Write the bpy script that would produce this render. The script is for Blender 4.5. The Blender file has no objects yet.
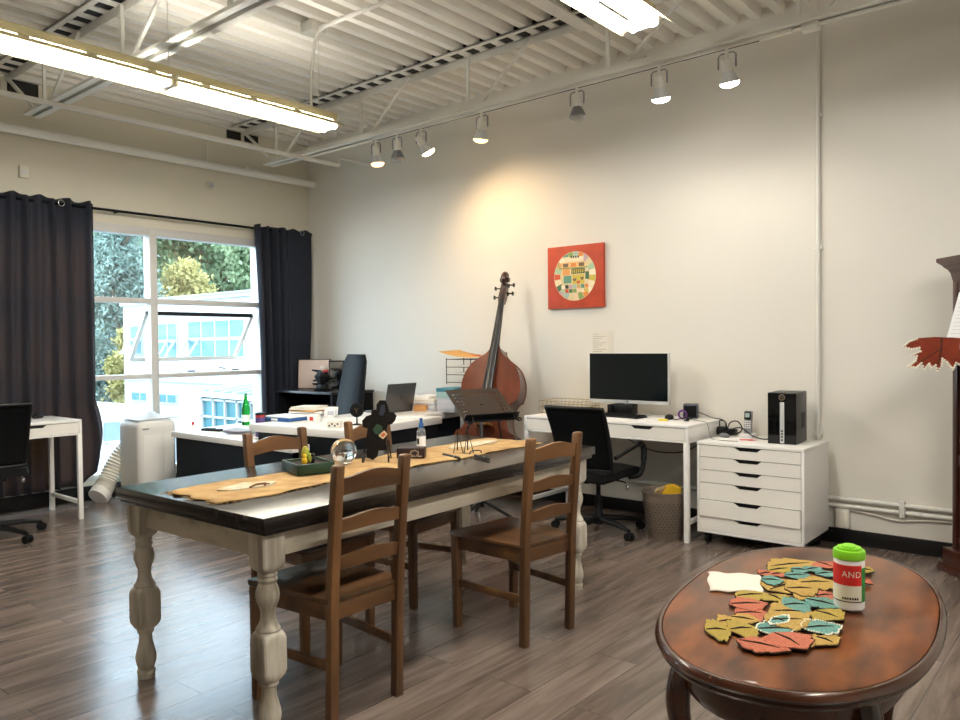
import bpy, bmesh, math, random
from math import sin, cos, pi, radians as R
from mathutils import Vector, Matrix
random.seed(7)
scene = bpy.context.scene
COL = scene.collection

# ------------------------------------------------------------------ camera
FPX, YAW, PITCH, ROLL = 775.27, 0.6982, -0.0210, -0.0108
CAM = Vector((6.8409, -5.2787, 1.3026))
fwd = Vector((-sin(YAW)*cos(PITCH), cos(YAW)*cos(PITCH), sin(PITCH)))
rgt = Vector((cos(YAW), sin(YAW), 0)); upv = rgt.cross(fwd)
r2 = rgt*cos(ROLL)+upv*sin(ROLL); u2 = upv*cos(ROLL)-rgt*sin(ROLL)
cd = bpy.data.cameras.new('camera'); cam = bpy.data.objects.new('camera', cd); COL.objects.link(cam)
cd.sensor_width = 36; cd.lens = FPX*36/960; cd.clip_start = .05; cd.clip_end = 200
cam.matrix_world = Matrix(((r2.x, u2.x, -fwd.x, CAM.x), (r2.y, u2.y, -fwd.y, CAM.y), (r2.z, u2.z, -fwd.z, CAM.z), (0, 0, 0, 1)))
scene.camera = cam

def ray(u, v): return fwd+r2*((u-480)/FPX)-u2*((v-360)/FPX)
def onz(u, v, z): d = ray(u, v); return CAM+d*((z-CAM.z)/d.z)
def ony(u, v, y): d = ray(u, v); return CAM+d*((y-CAM.y)/d.y)
def onx(u, v, x): d = ray(u, v); return CAM+d*((x-CAM.x)/d.x)

# ------------------------------------------------------------------ materials
def lin(c):
    if isinstance(c, str): c = tuple(int(c[i:i+2], 16)/255 for i in (0, 2, 4))
    return tuple(x/12.92 if x <= .04045 else ((x+.055)/1.055)**2.4 for x in c)+(1,)
MATS = {}
def mat(name, col, rough=.5, metal=0., var=0., scale=6., stretch=(1, 1, 1), bump=0., bscale=None, col2=None, spec=.5,
        emit=None, estr=0., trans=0., alpha=1., coat=0., sub=0., detail=4., contrast=(.3, .7), ior=1.45, objvar=0.):
    m = bpy.data.materials.new(name); m.use_nodes = True; N = m.node_tree.nodes; L = m.node_tree.links
    b = N['Principled BSDF']; c = lin(col)
    b.inputs['Base Color'].default_value = c; b.inputs['Roughness'].default_value = rough; b.inputs['Metallic'].default_value = metal
    b.inputs['Specular IOR Level'].default_value = spec; b.inputs['Transmission Weight'].default_value = trans
    b.inputs['Alpha'].default_value = alpha; b.inputs['Coat Weight'].default_value = coat; b.inputs['IOR'].default_value = ior
    if emit: b.inputs['Emission Color'].default_value = lin(emit); b.inputs['Emission Strength'].default_value = estr
    if var or col2 or bump:
        tc = N.new('ShaderNodeTexCoord'); mp = N.new('ShaderNodeMapping'); mp.inputs['Scale'].default_value = stretch
        L.new(tc.outputs['Object'], mp.inputs['Vector'])
        src = mp.outputs['Vector']
        if objvar:
            oi = N.new('ShaderNodeObjectInfo'); ad = N.new('ShaderNodeVectorMath'); ad.operation = 'ADD'
            sc = N.new('ShaderNodeMath'); sc.operation = 'MULTIPLY'; sc.inputs[1].default_value = 40*objvar
            L.new(oi.outputs['Random'], sc.inputs[0]); L.new(src, ad.inputs[0]); L.new(sc.outputs[0], ad.inputs[1]); src = ad.outputs[0]
        nz = N.new('ShaderNodeTexNoise'); nz.inputs['Scale'].default_value = scale; nz.inputs['Detail'].default_value = detail
        L.new(src, nz.inputs['Vector'])
        if var or col2:
            rp = N.new('ShaderNodeValToRGB'); e = rp.color_ramp.elements
            e[0].position, e[1].position = contrast
            if col2: e[0].color, e[1].color = c, lin(col2)
            else:
                e[0].color = tuple(x*(1-var) for x in c[:3])+(1,); e[1].color = tuple(min(1, x*(1+var)) for x in c[:3])+(1,)
            L.new(nz.outputs['Fac'], rp.inputs['Fac']); L.new(rp.outputs['Color'], b.inputs['Base Color'])
        if bump:
            n2 = nz
            if bscale:
                n2 = N.new('ShaderNodeTexNoise'); n2.inputs['Scale'].default_value = bscale; n2.inputs['Detail'].default_value = 3
                L.new(src, n2.inputs['Vector'])
            bp = N.new('ShaderNodeBump'); bp.inputs['Strength'].default_value = bump; bp.inputs['Distance'].default_value = .01
            L.new(n2.outputs['Fac'], bp.inputs['Height']); L.new(bp.outputs['Normal'], b.inputs['Normal'])
    MATS[name] = m
    return m

wall_m = mat('wall_paint', 'dcd8ce', .62, var=.015, scale=1.5, bump=.05, bscale=60)
wallL_m = mat('window_wall_paint', 'cfc9b8', .62, var=.015, scale=1.5, bump=.05, bscale=60)
deck_m = mat('deck_paint', 'ebe8df', .5, var=.02, scale=3)
steel_m = mat('white_steel_paint', 'dedcd4', .45, var=.03, scale=5)
black_base_m = mat('black_baseboard', '0c0c0e', .3)
frame_m = mat('window_frame_paint', 'c4c2bd', .45, var=.02)
pine_m = mat('stained_pine', '4a311e', .40, var=.0, col2='7c5735', scale=9, stretch=(1, 1, .12), objvar=1, contrast=(.32, .72), coat=.15)
pine_h_m = mat('stained_pine_cross_grain', '4a311e', .40, col2='7c5735', scale=9, stretch=(1, .12, 1), objvar=1, contrast=(.32, .72), coat=.15)
seat_m = mat('stained_pine_seat', '3d2a1b', .36, col2='6b4a2e', scale=8, stretch=(.12, 1, 1), objvar=1, contrast=(.3, .75), coat=.2)
cream_m = mat('worn_cream_paint', 'cfc8b8', .55, col2='756a58', scale=18, stretch=(1, 1, .13), contrast=(.45, .72), bump=.12)
apron_m = mat('worn_cream_apron', 'c8bfac', .55, col2='7d7260', scale=12, stretch=(.4, .3, 1), contrast=(.52, .78), bump=.1)
white_m = mat('white_lacquer', 'e9e7e2', .38, var=.01)
whitebrown_m = mat('white_lacquer_front', 'e4e0d8', .4, var=.01)
dark_gap_m = mat('dark_gap', '141312', .6)  # near-black; also used where shade is painted in pockets, flutes and drawers
black_m = mat('black_plastic', '0a0b0d', .45, spec=.35)
blackmatte_m = mat('black_matte', '07080a', .75, var=.1, scale=40, spec=.25)
mesh_black_m = mat('black_mesh_fabric', '050608', .85, bump=.4, bscale=400, spec=.15)
navy_m = mat('dark_slate_panel', '0e141b', .6, var=.08, scale=4, spec=.3)
leather_m = mat('dark_leather', '06090d', .65, bump=.2, bscale=90, spec=.18)
chrome_m = mat('chrome', 'c8c8c8', .12, 1)
steelgrey_m = mat('brushed_grey_metal', '8d8f94', .32, 1)
screen_m = mat('dark_screen', '0b1215', .14, spec=.5)
silver_m = mat('silver_plastic', 'c9cbcb', .35, .3)
lid_m = mat('dark_grey_aluminium', '5a5a5c', .38, .6)
paper_m = mat('paper', 'ecebe8', .8, var=.02, scale=3)
napkin_m = mat('napkin_paper', 'd3c8b8', .85, var=.03)
paper2_m = mat('ivory_paper', 'e2ddd0', .8, var=.03, scale=5)
greypaper_m = mat('grey_paper_edges', 'b9bcc6', .8, var=.2, scale=60, stretch=(.05, .05, 1))
manila_m = mat('manila_folder', 'd8a45a', .7, var=.05)
wirem = mat('dark_wire', '1b1817', .4, .6)
goldwire_m = mat('brass_wire', 'a99a78', .4, .7)
burlap_m = mat('burlap', 'a88150', .95, col2='c9a874', scale=11, detail=8, bump=.8, bscale=260)
varnish_m = mat('bass_varnish', '4c1d08', .42, col2='6e3110', scale=5, stretch=(3, 3, .5), spec=.3, contrast=(.25, .75))
bassrib_m = mat('bass_rib_varnish', '3b170c', .28, col2='55220f', scale=9, coat=.5)
ebony_m = mat('ebony', '15161a', .3)
scroll_m = mat('scroll_wood', '2c130b', .3, col2='47200f', scale=12, coat=.4)
mahog_m = mat('mahogany', '2a1009', .3, col2='451a0d', scale=6, stretch=(2, 2, .2), coat=.5)
green_m = mat('dark_green_glaze', '16321f', .35)
soil_m = mat('soil', '231912', .9, bump=1, bscale=120)
cactus_m = mat('cactus', '7c8a2a', .6, col2='a79a2f', scale=20, bump=.5, bscale=80)
yellow_m = mat('yellow_paper', 'dcae1e', .7, var=.06)
bin_m = mat('taupe_plastic_weave', '6c6055', .55, var=.06)
glass_ball_m = mat('crystal_glass', 'ffffff', 0., trans=1., ior=1.5)
bluecap_m = mat('blue_cap', '1f4f86', .35)
clearpl_m = mat('clear_plastic', 'eef3f6', .08, trans=.85, ior=1.2)
boxred_m = mat('maroon_box', '1d0b0e', .5, col2='2c1216', scale=50, contrast=(.45, .6))
boxcream_m = mat('box_print', 'b9a58e', .6)
white_pl_m = mat('white_plastic', 'dcdad4', .42)
hose_m = mat('hose_plastic', 'd9d6cb', .5)
red_m = mat('red_print', 'c4231f', .5, var=.03)
lime_m = mat('lime_plastic', '74b71b', .38)
labelcream_m = mat('label_cream', 'd9d3bf', .6)
labelgreen_m = mat('label_green', '2f7a36', .6)
rust_m = mat('rust_felt', '7c2d16', .9, var=.12, scale=30, bump=.6, bscale=200)
bead_m = mat('white_bead', 'f1ead6', .4)
teal_m = mat('teal_beadwork', '4a8485', .8, col2='7fae9c', scale=220, bump=1, bscale=300)
coral_m = mat('coral_beadwork', 'b0553c', .8, col2='cf8062', scale=220, bump=1, bscale=300)
ochre_m = mat('ochre_beadwork', 'a98538', .8, col2='cdac5e', scale=220, bump=1, bscale=300)
olive_m = mat('olive_beadwork', '9c842e', .8, col2='c0a850', scale=220, bump=1, bscale=300)
darkthread_m = mat('dark_thread', '2a1d12', .9)
alu_m = mat('fixture_enamel', 'b9ae86', .45)
bulb_warm_m = mat('warm_lamp_face', 'ffe2b0', .4, emit='ffd9a0', estr=26)
bulb_white_m = mat('white_lamp_face', 'ffffff', .4, emit='fff6ea', estr=30)
bulb_dim_m = mat('amber_lamp_face', 'ffd9a0', .4, emit='ffcf90', estr=2.5)
bulb_off_m = mat('unlit_lamp_face', '9a9a96', .15)
tube_m = mat('fluorescent_tube', 'ffffff', .4, emit='fff9ee', estr=82)
tube_cool_m = mat('fluorescent_tube_bright', 'ffffff', .4, emit='fffcf8', estr=82)
purple_m = mat('purple_plastic', '5d2a6e', .4)
rosepanel_m = mat('pale_pink_panel', 'dcc6bb', .6, var=.03)
bottle_m = mat('green_glass', '2fb64a', .05, trans=.75, ior=1.3)
blue_m = mat('blue_binder', '23518a', .5)
tealbox_m = mat('teal_box', '3f7f92', .5)
wood_block_m = mat('plain_wood', 'a9743f', .5, col2='c2925a', scale=12, stretch=(.2, 1, 1))
brownbox_m = mat('brown_cover', '4a2416', .5)
can_m = mat('purple_can', '3a3560', .35, col2='5b4a86', scale=18)
canred_m = mat('can_red_band', 'a5343c', .4)
plaque_m = mat('dark_brown_plaque', '090605', .7, col2='130d0a', scale=14, spec=.15)
plaque_green_m = mat('plaque_green', '12331d', .6)
plaque_red_m = mat('plaque_red', 'b0563f', .5)
plaque_cream_m = mat('plaque_cream', 'c9b58e', .5)
thermo_m = mat('sensor_plastic', 'cfcabb', .5)

def glass_mat():
    m = bpy.data.materials.new('window_glass'); m.use_nodes = True; N = m.node_tree.nodes; L = m.node_tree.links
    N.remove(N['Principled BSDF']); o = N['Material Output']
    t = N.new('ShaderNodeBsdfTransparent'); t.inputs[0].default_value = (.96, .985, .99, 1)
    g = N.new('ShaderNodeBsdfGlossy'); g.inputs['Roughness'].default_value = .02
    mx = N.new('ShaderNodeMixShader'); mx.inputs[0].default_value = .05
    L.new(t.outputs[0], mx.inputs[1]); L.new(g.outputs[0], mx.inputs[2]); L.new(mx.outputs[0], o.inputs[0])
    return m
glass_m = glass_mat()

def curtain_mat(name, col, tcol, fac):
    m = bpy.data.materials.new(name); m.use_nodes = True; N = m.node_tree.nodes; L = m.node_tree.links
    b = N['Principled BSDF']; o = N['Material Output']
    b.inputs['Base Color'].default_value = lin(col); b.inputs['Roughness'].default_value = .85
    tr = N.new('ShaderNodeBsdfTranslucent'); tr.inputs[0].default_value = lin(tcol)
    mx = N.new('ShaderNodeMixShader'); mx.inputs[0].default_value = fac
    tc = N.new('ShaderNodeTexCoord'); mp = N.new('ShaderNodeMapping'); mp.inputs['Scale'].default_value = (120, 120, 500)
    nz = N.new('ShaderNodeTexNoise'); nz.inputs['Scale'].default_value = 1
    bp = N.new('ShaderNodeBump'); bp.inputs['Strength'].default_value = .25; bp.inputs['Distance'].default_value = .004
    L.new(tc.outputs['Object'], mp.inputs[0]); L.new(mp.outputs[0], nz.inputs['Vector']); L.new(nz.outputs['Fac'], bp.inputs['Height'])
    L.new(bp.outputs[0], b.inputs['Normal'])
    L.new(b.outputs[0], mx.inputs[1]); L.new(tr.outputs[0], mx.inputs[2]); L.new(mx.outputs[0], o.inputs[0])
    return m
curtain_m = curtain_mat('slate_curtain_cloth', '1f2634', 'a07f62', .27)

def floor_mat():
    m = bpy.data.materials.new('grey_brown_laminate'); m.use_nodes = True; N = m.node_tree.nodes; L = m.node_tree.links
    b = N['Principled BSDF']; b.inputs['Specular IOR Level'].default_value = .65; tc = N.new('ShaderNodeTexCoord'); sp = N.new('ShaderNodeSeparateXYZ'); cb = N.new('ShaderNodeCombineXYZ')
    L.new(tc.outputs['Object'], sp.inputs[0]); L.new(sp.outputs['Y'], cb.inputs['X']); L.new(sp.outputs['X'], cb.inputs['Y'])
    br = N.new('ShaderNodeTexBrick'); L.new(cb.outputs[0], br.inputs['Vector'])
    br.inputs['Scale'].default_value = 1; br.inputs['Brick Width'].default_value = 1.25; br.inputs['Row Height'].default_value = .19
    br.inputs['Mortar Size'].default_value = .0016; br.inputs['Mortar Smooth'].default_value = .2; br.inputs['Bias'].default_value = 0
    br.offset = .37; br.offset_frequency = 2
    br.inputs['Color1'].default_value = (.0, .0, .0, 1); br.inputs['Color2'].default_value = (1, 1, 1, 1); br.inputs['Mortar'].default_value = (.5, .5, .5, 1)
    mp = N.new('ShaderNodeMapping'); mp.inputs['Scale'].default_value = (1.1, 11, 1); L.new(cb.outputs[0], mp.inputs[0])
    # offset the grain per plank
    ad = N.new('ShaderNodeVectorMath'); ad.operation = 'MULTIPLY_ADD'; ad.inputs[1].default_value = (7, 5, 3)
    L.new(br.outputs['Color'], ad.inputs[0]); L.new(mp.outputs[0], ad.inputs[2])
    nz = N.new('ShaderNodeTexNoise'); nz.inputs['Scale'].default_value = 1.4; nz.inputs['Detail'].default_value = 7; nz.inputs['Roughness'].default_value = .62
    nz.inputs['Distortion'].default_value = .6
    L.new(ad.outputs[0], nz.inputs['Vector'])
    rp = N.new('ShaderNodeValToRGB'); e = rp.color_ramp.elements
    e[0].position = .28; e[0].color = lin('4c413b'); e[1].position = .75; e[1].color = lin('83746b')
    k = e.new(.5); k.color = lin('695c54')
    L.new(nz.outputs['Fac'], rp.inputs['Fac'])
    hv = N.new('ShaderNodeMix'); hv.data_type = 'RGBA'; hv.blend_type = 'MULTIPLY'; hv.inputs[0].default_value = 1
    rr = N.new('ShaderNodeMapRange'); rr.inputs[3].default_value = .86; rr.inputs[4].default_value = 1.14
    L.new(br.outputs['Color'], rr.inputs[0]); L.new(rp.outputs['Color'], hv.inputs[6]); L.new(rr.outputs[0], hv.inputs[7])
    mo = N.new('ShaderNodeMix'); mo.data_type = 'RGBA'; mo.inputs[7].default_value = lin('352e2b')
    L.new(br.outputs['Fac'], mo.inputs[0]); L.new(hv.outputs[2], mo.inputs[6]); L.new(mo.outputs[2], b.inputs['Base Color'])
    r3 = N.new('ShaderNodeMapRange'); r3.inputs[3].default_value = .17; r3.inputs[4].default_value = .30
    L.new(nz.outputs['Fac'], r3.inputs[0]); L.new(r3.outputs[0], b.inputs['Roughness'])
    bp = N.new('ShaderNodeBump'); bp.inputs['Strength'].default_value = .12; bp.inputs['Distance'].default_value = .004
    L.new(nz.outputs['Fac'], bp.inputs['Height']); L.new(bp.outputs[0], b.inputs['Normal'])
    return m
floor_m = floor_mat()

def tabletop_mat():
    m = bpy.data.materials.new('espresso_stained_boards'); m.use_nodes = True; N = m.node_tree.nodes; L = m.node_tree.links
    b = N['Principled BSDF']; tc = N.new('ShaderNodeTexCoord'); mp = N.new('ShaderNodeMapping'); mp.inputs['Scale'].default_value = (14, 1.4, 4)
    L.new(tc.outputs['Object'], mp.inputs[0])
    nz = N.new('ShaderNodeTexNoise'); nz.inputs['Scale'].default_value = 1.2; nz.inputs['Detail'].default_value = 8; nz.inputs['Roughness'].default_value = .65
    L.new(mp.outputs[0], nz.inputs['Vector'])
    rp = N.new('ShaderNodeValToRGB'); e = rp.color_ramp.elements
    e[0].position = .35; e[0].color = lin('171413'); e[1].position = .8; e[1].color = lin('4d443b'); k = e.new(.55); k.color = lin('27211d')
    L.new(nz.outputs['Fac'], rp.inputs['Fac']); L.new(rp.outputs['Color'], b.inputs['Base Color'])
    rr = N.new('ShaderNodeMapRange'); rr.inputs[3].default_value = .15; rr.inputs[4].default_value = .30
    L.new(nz.outputs['Fac'], rr.inputs[0]); L.new(rr.outputs[0], b.inputs['Roughness'])
    bp = N.new('ShaderNodeBump'); bp.inputs['Strength'].default_value = .25; bp.inputs['Distance'].default_value = .003
    L.new(nz.outputs['Fac'], bp.inputs['Height']); L.new(bp.outputs[0], b.inputs['Normal'])
    b.inputs['Specular IOR Level'].default_value = .34
    return m
tabletop_m = tabletop_mat()
roundtop_m = mat('polished_walnut', '3a1d0c', .30, col2='713f1c', scale=6, stretch=(2.4, .8, 1), coat=.15, contrast=(.36, .66), detail=8)
roundrim_m = mat('dark_walnut_rim', '2a1208', .24, col2='41200e', scale=6, coat=.4)

# ------------------------------------------------------------------ mesh builder
class MB:
    def __init__(s): s.v = []; s.f = []; s.mi = []; s.M = None; s.k = 0
    def add(s, vs, fs):
        b = len(s.v)
        for p in vs:
            p = Vector(p)
            s.v.append(s.M @ p if s.M else p)
        for f in fs: s.f.append([b+i for i in f]); s.mi.append(s.k)
        return s
    def box(s, c, d, rz=0, rx=0, ry=0):
        x, y, z = (t/2 for t in d); m = Matrix.Translation(c) @ Matrix.Rotation(rz, 4, 'Z') @ Matrix.Rotation(ry, 4, 'Y') @ Matrix.Rotation(rx, 4, 'X')
        vs = [m @ Vector(p) for p in ((-x, -y, -z), (x, -y, -z), (x, y, -z), (-x, y, -z), (-x, -y, z), (x, -y, z), (x, y, z), (-x, y, z))]
        return s.add(vs, [(3, 2, 1, 0), (4, 5, 6, 7), (0, 1, 5, 4), (1, 2, 6, 5), (2, 3, 7, 6), (3, 0, 4, 7)])
    def b2(s, lo, hi): return s.box([(a+b)/2 for a, b in zip(lo, hi)], [abs(b-a) for a, b in zip(lo, hi)])
    def bar(s, a, b, w, h, up=(0, 0, 1)):
        a, b = Vector(a), Vector(b); t = (b-a).normalized(); x = Vector(up).cross(t)
        if x.length < 1e-4: x = Vector((1, 0, 0)).cross(t)
        x.normalize(); y = t.cross(x); q = []
        for p in (a, b):
            for i, j in ((-1, -1), (1, -1), (1, 1), (-1, 1)): q.append(p+x*(w/2*i)+y*(h/2*j))
        return s.add(q, [(3, 2, 1, 0), (4, 5, 6, 7), (0, 1, 5, 4), (1, 2, 6, 5), (2, 3, 7, 6), (3, 0, 4, 7)])
    def tube(s, pts, r, n=8, closed=False, cap=True):
        pts = [Vector(p) for p in pts]; m = len(pts); rs = r if isinstance(r, (list, tuple)) else [r]*m
        T = []
        for i in range(m):
            a = pts[(i-1) % m] if (closed or i > 0) else pts[i]; c = pts[(i+1) % m] if (closed or i < m-1) else pts[i]
            T.append((c-a).normalized())
        x = T[0].orthogonal().normalized(); vs = []
        for i in range(m):
            x = (x-T[i]*x.dot(T[i]))
            if x.length < 1e-5: x = T[i].orthogonal()
            x.normalize(); y = T[i].cross(x)
            for k in range(n): a = 2*pi*k/n; vs.append(pts[i]+(x*cos(a)+y*sin(a))*rs[i])
        fs = []
        for i in range(m if closed else m-1):
            j = (i+1) % m
            for k in range(n): l = (k+1) % n; fs.append((i*n+k, i*n+l, j*n+l, j*n+k))
        if cap and not closed: fs.append(tuple(range(n-1, -1, -1))); fs.append(tuple((m-1)*n+k for k in range(n)))
        return s.add(vs, fs)
    def cyl(s, a, b, r, rb=None, n=20): return s.tube([a, b], [r, r if rb is None else rb], n)
    def lathe(s, prof, c=(0, 0, 0), n=28, cap=True):
        c = Vector(c); vs = [c+Vector((r*cos(2*pi*k/n), r*sin(2*pi*k/n), z)) for r, z in prof for k in range(n)]; fs = []
        for i in range(len(prof)-1):
            for k in range(n): l = (k+1) % n; fs.append((i*n+k, i*n+l, (i+1)*n+l, (i+1)*n+k))
        if cap: fs.append(tuple(range(n-1, -1, -1))); fs.append(tuple((len(prof)-1)*n+k for k in range(n)))
        return s.add(vs, fs)
    def loft(s, rings, cap=True, closed=False):
        n = len(rings[0]); vs = [p for r in rings for p in r]; fs = []; m = len(rings)
        for i in range(m if closed else m-1):
            j = (i+1) % m
            for k in range(n): l = (k+1) % n; fs.append((i*n+k, i*n+l, j*n+l, j*n+k))
        if cap and not closed: fs.append(tuple(range(n-1, -1, -1))); fs.append(tuple((m-1)*n+k for k in range(n)))
        return s.add(vs, fs)
    def prism(s, poly, z0, z1):
        n = len(poly); vs = [(x, y, z0) for x, y in poly]+[(x, y, z1) for x, y in poly]
        return s.add(vs, [tuple(range(n-1, -1, -1)), tuple(range(n, 2*n))]+[(i, (i+1) % n, n+(i+1) % n, n+i) for i in range(n)])
    def grid(s, f, nu, nv):
        vs = [f(i/nu, j/nv) for i in range(nu+1) for j in range(nv+1)]
        return s.add(vs, [(i*(nv+1)+j, (i+1)*(nv+1)+j, (i+1)*(nv+1)+j+1, i*(nv+1)+j+1) for i in range(nu) for j in range(nv)])
    def ball(s, c, r, n=16, m=10):
        if not isinstance(r, (list, tuple)): r = (r, r, r)
        c = Vector(c); vs = [c+Vector((0, 0, -r[2]))]
        for i in range(1, m):
            t = -pi/2+pi*i/m
            for k in range(n): a = 2*pi*k/n; vs.append(c+Vector((r[0]*cos(t)*cos(a), r[1]*cos(t)*sin(a), r[2]*sin(t))))
        vs.append(c+Vector((0, 0, r[2]))); fs = [(0, 1+(k+1) % n, 1+k) for k in range(n)]
        for i in range(m-2):
            for k in range(n): l = (k+1) % n; fs.append((1+i*n+k, 1+i*n+l, 1+(i+1)*n+l, 1+(i+1)*n+k))
        t = len(vs)-1; b = 1+(m-2)*n; fs += [(b+k, b+(k+1) % n, t) for k in range(n)]
        return s.add(vs, fs)
    def ring(s, c, R_, r, axis='Z', n=24, m=8, arc=2*pi, a0=0):
        pts = []; full = arc > 6.28
        for k in range(n if full else n+1):
            a = a0+arc*k/n; x, y = R_*cos(a), R_*sin(a)
            pts.append(Vector(c)+Vector({'Z': (x, y, 0), 'X': (0, x, y), 'Y': (x, 0, y)}[axis]))
        return s.tube(pts, r, m, closed=full)
    def build(s, name, m, parent=None, smooth=None, bevel=0., seg=2, solid=0.):
        me = bpy.data.meshes.new(name); me.from_pydata([tuple(v) for v in s.v], [], s.f); me.update()
        ms = m if isinstance(m, (list, tuple)) else [m]
        for x in ms: me.materials.append(x)
        if len(ms) > 1: me.polygons.foreach_set('material_index', s.mi)
        bm = bmesh.new(); bm.from_mesh(me)
        bmesh.ops.recalc_face_normals(bm, faces=bm.faces)
        if bevel:
            es = [e for e in bm.edges if len(e.link_faces) == 2 and e.calc_face_angle(0) > .6]
            bmesh.ops.bevel(bm, geom=es, offset=bevel, segments=seg, profile=.5, affect='EDGES', clamp_overlap=True)
        bm.to_mesh(me); bm.free()
        if smooth is not None or bevel:
            me.polygons.foreach_set('use_smooth', [True]*len(me.polygons)); me.set_sharp_from_angle(angle=R(smooth or 35))
        o = bpy.data.objects.new(name, me); COL.objects.link(o)
        if solid:
            sm = o.modifiers.new('thickness', 'SOLIDIFY'); sm.thickness = solid; sm.offset = 0
        if parent: o.parent = parent
        return o

def tag(o, label, cat, group=None, kind=None):
    o['label'] = label; o['category'] = cat
    if group: o['group'] = group
    if kind: o['kind'] = kind
    return o
def thing(name, label, cat, loc=(0, 0, 0), rz=0, group=None):
    o = bpy.data.objects.new(name, None); COL.objects.link(o); o.location = loc; o.rotation_euler = (0, 0, rz); o.empty_display_size = .1
    return tag(o, label, cat, group)
def struct(o): o['kind'] = 'structure'; return o
def dup(root, loc, rz, label, group=None):
    r = root.copy(); COL.objects.link(r); r.location = loc; r.rotation_euler = (0, 0, rz); r['label'] = label
    if group: r['group'] = group
    for ch in list(root.children):
        c = ch.copy(); COL.objects.link(c); c.parent = r
        for g in list(ch.children):
            d = g.copy(); COL.objects.link(d); d.parent = c
    return r
def loc_obj(name, label, cat, mb, m, loc, rz=0, group=None, **kw):
    o = mb.build(name, m, None, **kw); o.location = loc; o.rotation_euler = (0, 0, rz); return tag(o, label, cat, group)
def text_geo(mb, body, size, M, depth=.0008, bend=None, shear=0, spacing=1.):
    cu = bpy.data.curves.new('t', 'FONT'); cu.body = body; cu.size = size; cu.align_x = 'CENTER'; cu.align_y = 'CENTER'; cu.extrude = depth; cu.shear = shear
    cu.space_character = spacing; cu.resolution_u = 3
    ob = bpy.data.objects.new('t', cu); COL.objects.link(ob)
    dg = bpy.context.evaluated_depsgraph_get(); me = ob.evaluated_get(dg).to_mesh()
    vs = [bend(v.co) if bend else v.co.copy() for v in me.vertices]; fs = [list(p.vertices) for p in me.polygons]
    vs = [M @ v for v in vs] if M else vs
    mb.add(vs, fs); ob.evaluated_get(dg).to_mesh_clear(); bpy.data.objects.remove(ob); bpy.data.curves.remove(cu)
def arc(c, r, a0, a1, n, plane='XZ'):
    out = []
    for i in range(n+1):
        a = a0+(a1-a0)*i/n; p, q = r*cos(a), r*sin(a)
        out.append(Vector(c)+Vector({'XZ': (p, 0, q), 'YZ': (0, p, q), 'XY': (p, q, 0)}[plane]))
    return out
def spline(pts, n=8):
    pts = [Vector(p) for p in pts]; q = [2*pts[0]-pts[1]]+pts+[2*pts[-1]-pts[-2]]; out = []
    for i in range(1, len(q)-2):
        for k in range(n):
            t = k/n; a, b, c, d = q[i-1:i+3]
            out.append(.5*((2*b)+(c-a)*t+(2*a-5*b+4*c-d)*t*t+(3*b-a-3*c+d)*t**3))
    out.append(pts[-1]); return out
# ------------------------------------------------------------------ room shell
XR, YF = 10.2, -8.4
ZD = 3.48
struct(MB().b2((-.2, YF-.2, -.1), (XR+.2, .2, 0)).build('floor', floor_m))
m = MB(); per = .158; prof = []; x = -.2
while x < XR+.2:
    prof += [(x, ZD), (x+.060, ZD), (x+.076, ZD+.06), (x+.142, ZD+.06)]; x += per
m.add([(px, y, pz) for px, pz in prof for y in (YF-.2, .2)], [(2*i, 2*i+2, 2*i+3, 2*i+1) for i in range(len(prof)-1)])
m.b2((-.2, YF-.2, ZD+.065), (XR+.2, .2, ZD+.14))
struct(m.build('ceiling', deck_m))
struct(MB().b2((-.2, 0, 0), (XR+.2, .2, ZD+.06)).build('wall_back', wall_m))
struct(MB().b2((-.2, YF-.2, 0), (XR+.2, YF, ZD+.06)).build('wall_front', wall_m))
struct(MB().b2((XR, YF, 0), (XR+.2, 0, ZD+.06)).build('wall_right', wall_m))
WY0, WY1, WZ0, WZ1 = -4.06, -.60, .16, 2.39
m = MB()
m.b2((-.2, YF, 0), (0, WY0, ZD+.05)); m.b2((-.2, WY1, 0), (0, 0, ZD+.05))
m.b2((-.2, WY0, 0), (0, WY1, WZ0)); m.b2((-.2, WY0, WZ1), (0, WY1, ZD+.05))
wl = struct(m.build('wall_left', wallL_m))
m = MB(); m.b2((.0, -.018, 0), (XR, -.001, .095)); struct(m.build('baseboard_back', black_base_m, bevel=.003))
m = MB(); m.b2((.001, YF, 0), (.018, -.02, .12)); struct(m.build('baseboard_left', black_base_m, bevel=.003))
# dark plates on the wall painting the shade of pockets where joists enter
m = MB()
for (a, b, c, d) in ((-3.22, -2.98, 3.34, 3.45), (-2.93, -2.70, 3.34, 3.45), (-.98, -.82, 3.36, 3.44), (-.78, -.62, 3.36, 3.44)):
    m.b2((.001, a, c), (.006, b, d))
struct(m.build('joist_pocket_shade', dark_gap_m))
m = MB(); m.b2((.001, YF, 3.455), (.03, -.001, 3.48)); m.b2((.001, YF, 3.30), (.012, -.001, 3.315)); struct(m.build('trim_2', steel_m))

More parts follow.
